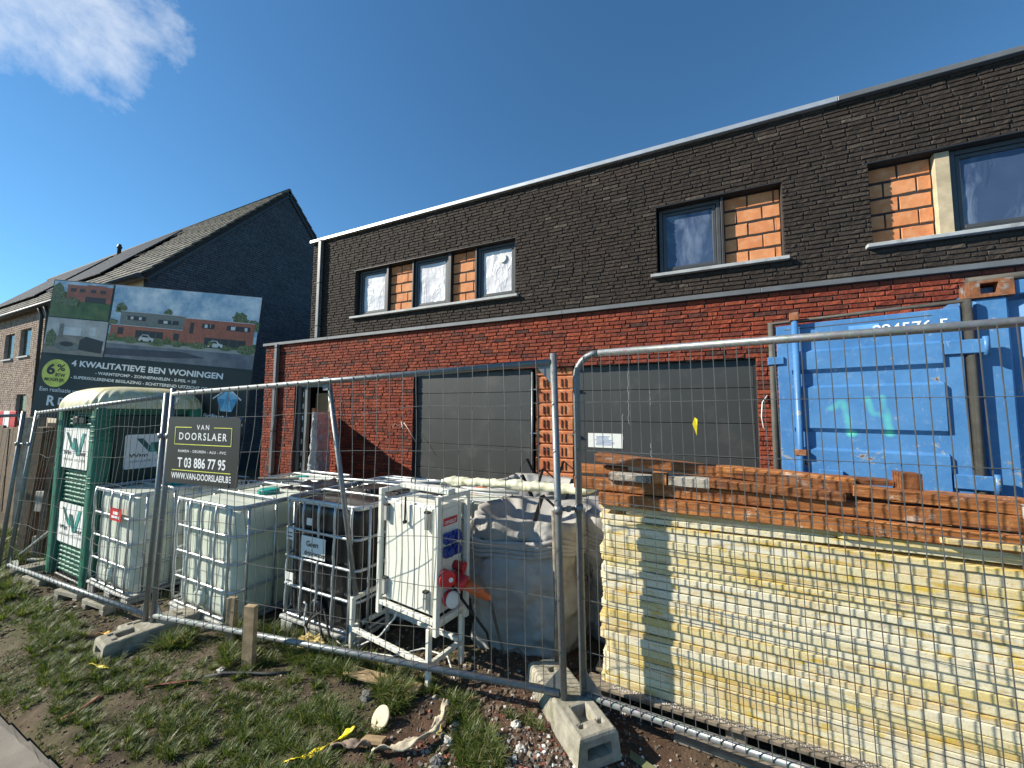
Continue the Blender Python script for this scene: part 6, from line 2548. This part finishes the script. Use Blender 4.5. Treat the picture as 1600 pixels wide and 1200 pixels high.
# low board fence towards the street at the left edge
wf = thing('board_fence', (-14.0, 2.3, -0.6), 'low dark wooden board fence at the left edge', 'fence')
for k in range(16):
    x = -19.0+k*0.42
    MB().bbox(x, x+0.39, 2.9+0.01*(k % 2), 2.94+0.01*(k % 2), -0.6, 1.22+0.03*(k % 3), 0.005).build('board', MAT['brown_wood'], wf)
for k in range(3):
    MB().bbox(-19+k*3.0, -18.9+k*3.0, 2.96, 3.05, -0.6, 1.3).build('fence_post', MAT['brown_wood'], wf)
rb = thing('traffic_barrier', (-15.2, 3.3, 1.25), 'red and white barrier board above the dark fence at the left edge', 'barrier')
for k in range(7):
    MB().bbox(-17.2+k*0.42, -16.79+k*0.42, 3.12, 3.15, 1.22, 1.60, 0.004).build('barrier_field', MAT['red_plastic'] if k % 2 == 0 else MAT['paper'], rb)
MB().bbox(-17.2, -14.3, 3.16, 3.20, 1.30, 1.36).build('barrier_rail', MAT['galv'], rb)
blk_m = simple('grey_block', (0.33, 0.31, 0.27), 0.9, 0, 0.2, 8, 0.4)
for i, (x, y, z, mt, lab) in enumerate(((-8.35, 2.3, 0.62, brick_m, 'orange perforated brick on top of the block pile left of the toilet'), (-8.55, 2.28, 0.32, blk_m, 'grey block in the pile left of the toilet, upper one'), (-8.30, 2.30, 0.02, blk_m, 'pale block at the middle of the pile left of the toilet'), (-8.5, 2.3, -0.30, blk_m, 'lowest grey block of the pile left of the toilet'))):
    t = thing('building_block', (x, y, z), lab, 'block')
    m = MB(Matrix.Translation((x, y, z-0.15)) @ Matrix.Rotation(R(12*i), 4, 'Z'))
    m.bbox(-0.16, 0.16, -0.1, 0.1, 0, 0.29, 0.008)
    m.build('block_body', mt, t)
for i, (x, y, L_, rz, ry, lab) in enumerate(((-8.3, 2.02, 0.8, 20, -38, 'white batten leaning up towards the toilet'), (-8.1, 1.95, 0.5, -10, 8, 'flat white scrap left of the toilet base'), (-8.0, 2.05, 0.35, 35, 4, 'pale crumpled scrap beside the flat white one'))):
    g = gz(x, y)
    t = thing('white_batten', (x, y, g), lab, 'batten')
    m = MB(Matrix.Translation((x-0.3, y, g+0.05)) @ Matrix.Rotation(R(rz), 4, 'Z') @ Matrix.Rotation(R(ry), 4, 'Y'))
    m.bbox(0, L_, -0.03, 0.03, 0, 0.02, 0.003)
    m.build('batten', MAT['white_paint'], t)
for i, (x, y, rz, lab) in enumerate(((-6.0, 1.80, 8, 'grey hollow concrete kerb piece below the toilet'), (-5.35, 1.80, 4, 'grey hollow concrete kerb piece below the first white tank'), (-7.0, 1.80, 6, 'low concrete kerb piece under the left fence rail'))):
    g = gz(x, y)
    t = thing('kerb_piece', (x, y, g), lab, 'concrete block')
    m = MB(Matrix.Translation((x, y, g-0.01)) @ Matrix.Rotation(R(rz), 4, 'Z'))
    m.bbox(-0.20, 0.20, -0.05, 0.05, 0.075, 0.12, 0.006)
    m.bbox(-0.20, -0.12, -0.05, 0.05, 0, 0.0745, 0.006)
    m.bbox(0.12, 0.20, -0.05, 0.05, 0, 0.0745, 0.006)
    m.build('kerb_body', MAT['concrete'], t)

# ================================================================ GRAVEL
rng_ = np.random.default_rng(4)


def scatter_rocks(name, regions, mat, n_tot):
    V_, F_ = [], []
    tmpl = [(-1, -1, -.6), (1, -1, -.6), (1, 1, -.6), (-1, 1, -.6), (-.7, -.8, .6), (.8, -.7, .5), (.7, .8, .65), (-.8, .7, .5)]
    ff = [(0, 3, 2, 1), (4, 5, 6, 7), (0, 1, 5, 4), (1, 2, 6, 5), (2, 3, 7, 6), (3, 0, 4, 7)]
    rr = random.Random(8)
    for (cx, cy, sx, sy, n, smin, smax) in regions:
        for _ in range(n):
            x = rr.gauss(cx, sx)
            y = rr.gauss(cy, sy)
            if y < 0.95:
                continue
            s = smin+(smax-smin)*rr.random()**3
            rot = Matrix.Rotation(rr.random()*6.28, 3, 'Z') @ Matrix.Rotation(rr.uniform(-.5, .5), 3, 'X')
            g = gh(x, y)
            b = len(V_)
            for p in tmpl:
                q = rot @ Vector((p[0]*s*rr.uniform(.6, 1.15), p[1]*s*rr.uniform(.5, 1.1), p[2]*s*rr.uniform(.5, 1.2)))
                V_.append((x+q.x, y+q.y, g+s*0.25+q.z))
            F_ += [[b+i for i in f] for f in ff]
    me = bpy.data.meshes.new(name)
    me.from_pydata(V_, [], F_)
    me.materials.append(mat)
    o = bpy.data.objects.new(name, me)
    col.objects.link(o)
    tag(o, kind='stuff')
    return o


gm = NT('gravel')
w = gm.world()
c = gm.ramp(gm.rnd(), [(0, (0.10, 0.085, 0.07)), (0.3, (0.20, 0.16, 0.13)), (0.5, (0.30, 0.27, 0.24)), (0.66, (0.55, 0.52, 0.47)), (0.74, (0.30, 0.10, 0.06)), (0.85, (0.20, 0.055, 0.035)), (0.92, (0.62, 0.60, 0.56)), (1, (0.14, 0.13, 0.12))], 'CONSTANT')
gm.bsdf(c, 0.9, 0, gm.bump(gm.noise(w, 150, 4), 0.5, 0.004))
o = scatter_rocks('gravel', [(-0.85, 1.75, 0.25, 0.22, 2600, 0.0025, 0.014), (-0.62, 2.35, 0.18, 0.18, 900, 0.002, 0.010), (-0.15, 1.9, 0.3, 0.15, 1300, 0.0025, 0.012),
                             (-1.25, 2.2, 0.3, 0.2, 700, 0.002, 0.009), (-0.9, 1.45, 0.3, 0.2, 800, 0.0025, 0.012), (0.9, 2.0, 0.5, 0.15, 900, 0.002, 0.010)], gm.m, 0)
tag(o, 'pale and red gravel strewn over the soil around the big concrete foot', 'gravel')
cm = NT('soil_crumbs')
w = cm.world()
c = cm.ramp(cm.rnd(), [(0, (0.06, 0.043, 0.028)), (0.5, (0.12, 0.086, 0.058)), (0.95, (0.17, 0.125, 0.085)), (0.98, (0.45, 0.42, 0.36)), (1, (0.24, 0.19, 0.14))])
cm.bsdf(c, 0.95)
o = scatter_rocks('soil_crumbs', [(-2.5, 1.5, 1.0, 0.35, 6000, 0.0015, 0.009), (-4.2, 1.5, 0.8, 0.3, 1800, 0.002, 0.010), (-1.6, 2.3, 0.6, 0.3, 2500, 0.002, 0.02), (-6.0, 1.7, 1.0, 0.3, 2500, 0.004, 0.02), (0.5, 2.2, 1.0, 0.3, 1500, 0.003, 0.012)], cm.m, 0)
tag(o, 'crumbs and clods of brown soil over the open ground', 'soil')
# rough edge of spilled grit on the pallet front
o = scatter_rocks('grit', [(-0.2, 2.47, 0.0, 0.0, 1, 0.002, 0.004)], gm.m, 0)
rr = random.Random(2)
bpy.data.objects.remove(o)
V_, F_ = [], []
for _ in range(1400):
    x = rr.uniform(-0.5, 2.3)
    y = 2.43+abs(rr.gauss(0, 0.02))
    s = rr.uniform(0.0015, 0.005)
    b = len(V_)
    for p in ((-1, -1, 0), (1, -1, 0), (0.2, 1, 0), (0, 0, 1.2)):
        V_.append((x+p[0]*s, y-0.01+p[1]*s, gp+0.122+p[2]*s))
    F_ += [(b, b+1, b+3), (b+1, b+2, b+3), (b+2, b, b+3)]
me = bpy.data.meshes.new('grit')
me.from_pydata(V_, [], F_)
me.materials.append(lump_m)
o = bpy.data.objects.new('grit', me)
col.objects.link(o)
tag(o, 'pale crumbled grit lying along the front of the pallet', 'grit', kind='stuff')

# ================================================================ GRASS
clumps = []   # (x, y, radius x, radius y, blades, height)
rr = random.Random(21)
big = [(-1.98, 1.50, .24, .20, 4200, .070), (-2.30, 1.62, .28, .18, 3200, .055), (-2.55, 1.38, .28, .16, 2600, .05), (-1.60, 1.50, .16, .12, 900, .045), (-1.78, 2.0, .08, .06, 1300, .11), (-1.72, 1.93, .08, .06, 1200, .10),
       (-1.28, 2.02, .10, .07, 900, .085), (-1.08, 1.88, .09, .07, 1500, .085), (-1.02, 1.80, .08, .06, 900, .08), (-1.15, 1.55, .10, .08, 500, .05), (-2.85, 1.30, .25, .14, 2600, .06), (-3.05, 1.85, .22, .10, 1800, .10), (-3.45, 2.03, .12, .06, 1200, .13),
       (-2.35, 2.0, .25, .10, 2200, .10), (-2.60, 2.02, .2, .08, 1800, .12), (-2.05, 2.1, .15, .08, 900, .10), (-3.30, 1.55, .3, .12, 1500, .05), (-3.75, 1.42, .25, .10, 2000, .06), (-4.2, 1.28, .3, .10, 2400, .07), (-4.7, 1.38, .35, .12, 3000, .07),
       (-5.2, 1.50, .35, .10, 2600, .08), (-3.80, 1.75, .12, .08, 1300, .15), (-3.6, 1.15, .3, .08, 1300, .05), (-4.3, 1.05, .3, .06, 800, .05), (-6.2, 1.50, .5, .12, 3000, .10), (-7.2, 1.55, .5, .15, 3500, .13), (-8.3, 1.6, .6, .2, 4200, .16), (-9.4, 1.9, .7, .35, 4200, .20), (-8.6, 2.2, .6, .2, 2500, .22),
       (-2.1, 1.25, .3, .12, 1800, .05), (-1.5, 2.12, .2, .06, 900, .07), (-0.95, 2.12, .12, .05, 400, .05), (-2.75, 1.62, .15, .10, 900, .05), (-11, 2.0, 1.0, .4, 3000, .22), (-3.1, 1.1, .4, .06, 900, .045), (-1.75, 1.75, .1, .1, 500, .05), (-2.9, 2.15, .15, .08, 1000, .13), (-3.35, 2.15, .2, .08, 900, .12)]
NB = sum(b[4] for b in big)
bl = []
for (cx, cy, rx, ry, n, h) in big:
    # several tufts per clump
    nt = max(4, n//55)
    ang = rng_.uniform(0, 2*math.pi, nt)
    rad = np.sqrt(rng_.uniform(0, 1, nt))*1.25
    tx, ty = cx+rx*rad*np.cos(ang), cy+ry*rad*np.sin(ang)
    th_ = h*rng_.uniform(0.5, 1.25, nt)
    idx = rng_.integers(0, nt, n)
    sp_r = 0.012+0.02*rng_.random(nt)
    a2 = rng_.uniform(0, 2*math.pi, n)
    r2__ = sp_r[idx]*np.sqrt(rng_.random(n))
    x = tx[idx]+r2__*np.cos(a2)
    y = ty[idx]+r2__*np.sin(a2)
    hh = th_[idx]*rng_.uniform(0.45, 1.15, n)
    lean = rng_.uniform(0.3, 1.45, n)
    la = a2+rng_.normal(0, 0.7, n)
    bl.append(np.stack([x, y, hh, lean, la], 1))
# thin sparse blades everywhere in front
n = 60000
x = rng_.uniform(-6.5, -0.9, n)
y = rng_.uniform(0.96, 2.3, n)
keep_ = np.array([noise.fractal(Vector((a_*2.3, b_*2.3, 9.0)), 0.8, 2.1, 3) > 0.10+0.25*max(0.0, 1.0-abs(a_+0.9)) for a_, b_ in zip(x, y)])
x, y = x[keep_], y[keep_]
n = len(x)
bl.append(np.stack([x, y, rng_.uniform(0.010, 0.036, n), rng_.uniform(0.5, 1.6, n), rng_.uniform(0, 6.28, n)], 1))
bl = np.concatenate(bl)
bl = bl[(bl[:, 1] > 0.93)]
n = len(bl)
gzs = np.array([gh(a_, b_) for a_, b_ in bl[:, :2]])
x, y, hh, lean, la = bl.T
wd_ = rng_.uniform(0.0010, 0.0022, n)*(1+hh*4)
dx, dy = np.cos(la), np.sin(la)
px_, py_ = -dy, dx
verts = np.empty((n, 7, 3))
for k, (t, wk) in enumerate(((0, 1.0), (0.40, 0.9), (0.78, 0.55))):
    off__ = hh*lean*t*t*0.9
    zz = gzs-0.004+hh*(t-0.28*lean*t*t)
    for s_, j in ((-1, 0), (1, 1)):
        verts[:, 2*k+j, 0] = x+dx*off__+s_*px_*wd_*wk
        verts[:, 2*k+j, 1] = y+dy*off__+s_*py_*wd_*wk
        verts[:, 2*k+j, 2] = zz
verts[:, 6, 0] = x+dx*hh*lean*0.9
verts[:, 6, 1] = y+dy*hh*lean*0.9
verts[:, 6, 2] = gzs+hh*(1-0.33*lean)
base_i = (np.arange(n)*7)[:, None]
q = np.concatenate([base_i+np.array([[0, 1, 3, 2]]), base_i+np.array([[2, 3, 5, 4]])], 0)
tri = base_i+np.array([[4, 5, 6]])
me = bpy.data.meshes.new('grass')
me.vertices.add(n*7)
me.vertices.foreach_set('co', verts.reshape(-1).astype(np.float32))
loops = np.concatenate([q.reshape(-1), tri.reshape(-1)])
me.loops.add(len(loops))
me.loops.foreach_set('vertex_index', loops.astype(np.int32))
npoly = len(q)+len(tri)
starts = np.concatenate([np.arange(len(q))*4, len(q)*4+np.arange(len(tri))*3])
me.polygons.add(npoly)
me.polygons.foreach_set('loop_start', starts.astype(np.int32))
me.update()
me.validate()
ga = NT('grass_blades')
r = ga.rnd()
gc = ga.ramp(r, [(0, (0.035, 0.062, 0.010)), (0.35, (0.075, 0.118, 0.018)), (0.62, (0.115, 0.155, 0.026)), (0.80, (0.14, 0.16, 0.045)), (0.90, (0.24, 0.21, 0.10)), (1, (0.34, 0.29, 0.16))])
p = ga.n('ShaderNodeBsdfPrincipled')
ga.put(p.inputs['Base Color'], gc)
p.inputs['Roughness'].default_value = 0.5
t_ = ga.n('ShaderNodeBsdfTranslucent')
ga.put(t_.inputs[0], ga.mix(1.0, gc, (1.3, 1.4, 0.7), 'MULTIPLY'))
ms = ga.n('ShaderNodeMixShader')
ms.inputs[0].default_value = 0.35
ga.t.links.new(p.outputs[0], ms.inputs[1])
ga.t.links.new(t_.outputs[0], ms.inputs[2])
ga.surf(ms.outputs[0])
me.materials.append(ga.m)
go = bpy.data.objects.new('grass', me)
col.objects.link(go)
tag(go, 'ragged green and straw grass tufts growing over the bare soil', 'grass', kind='stuff')
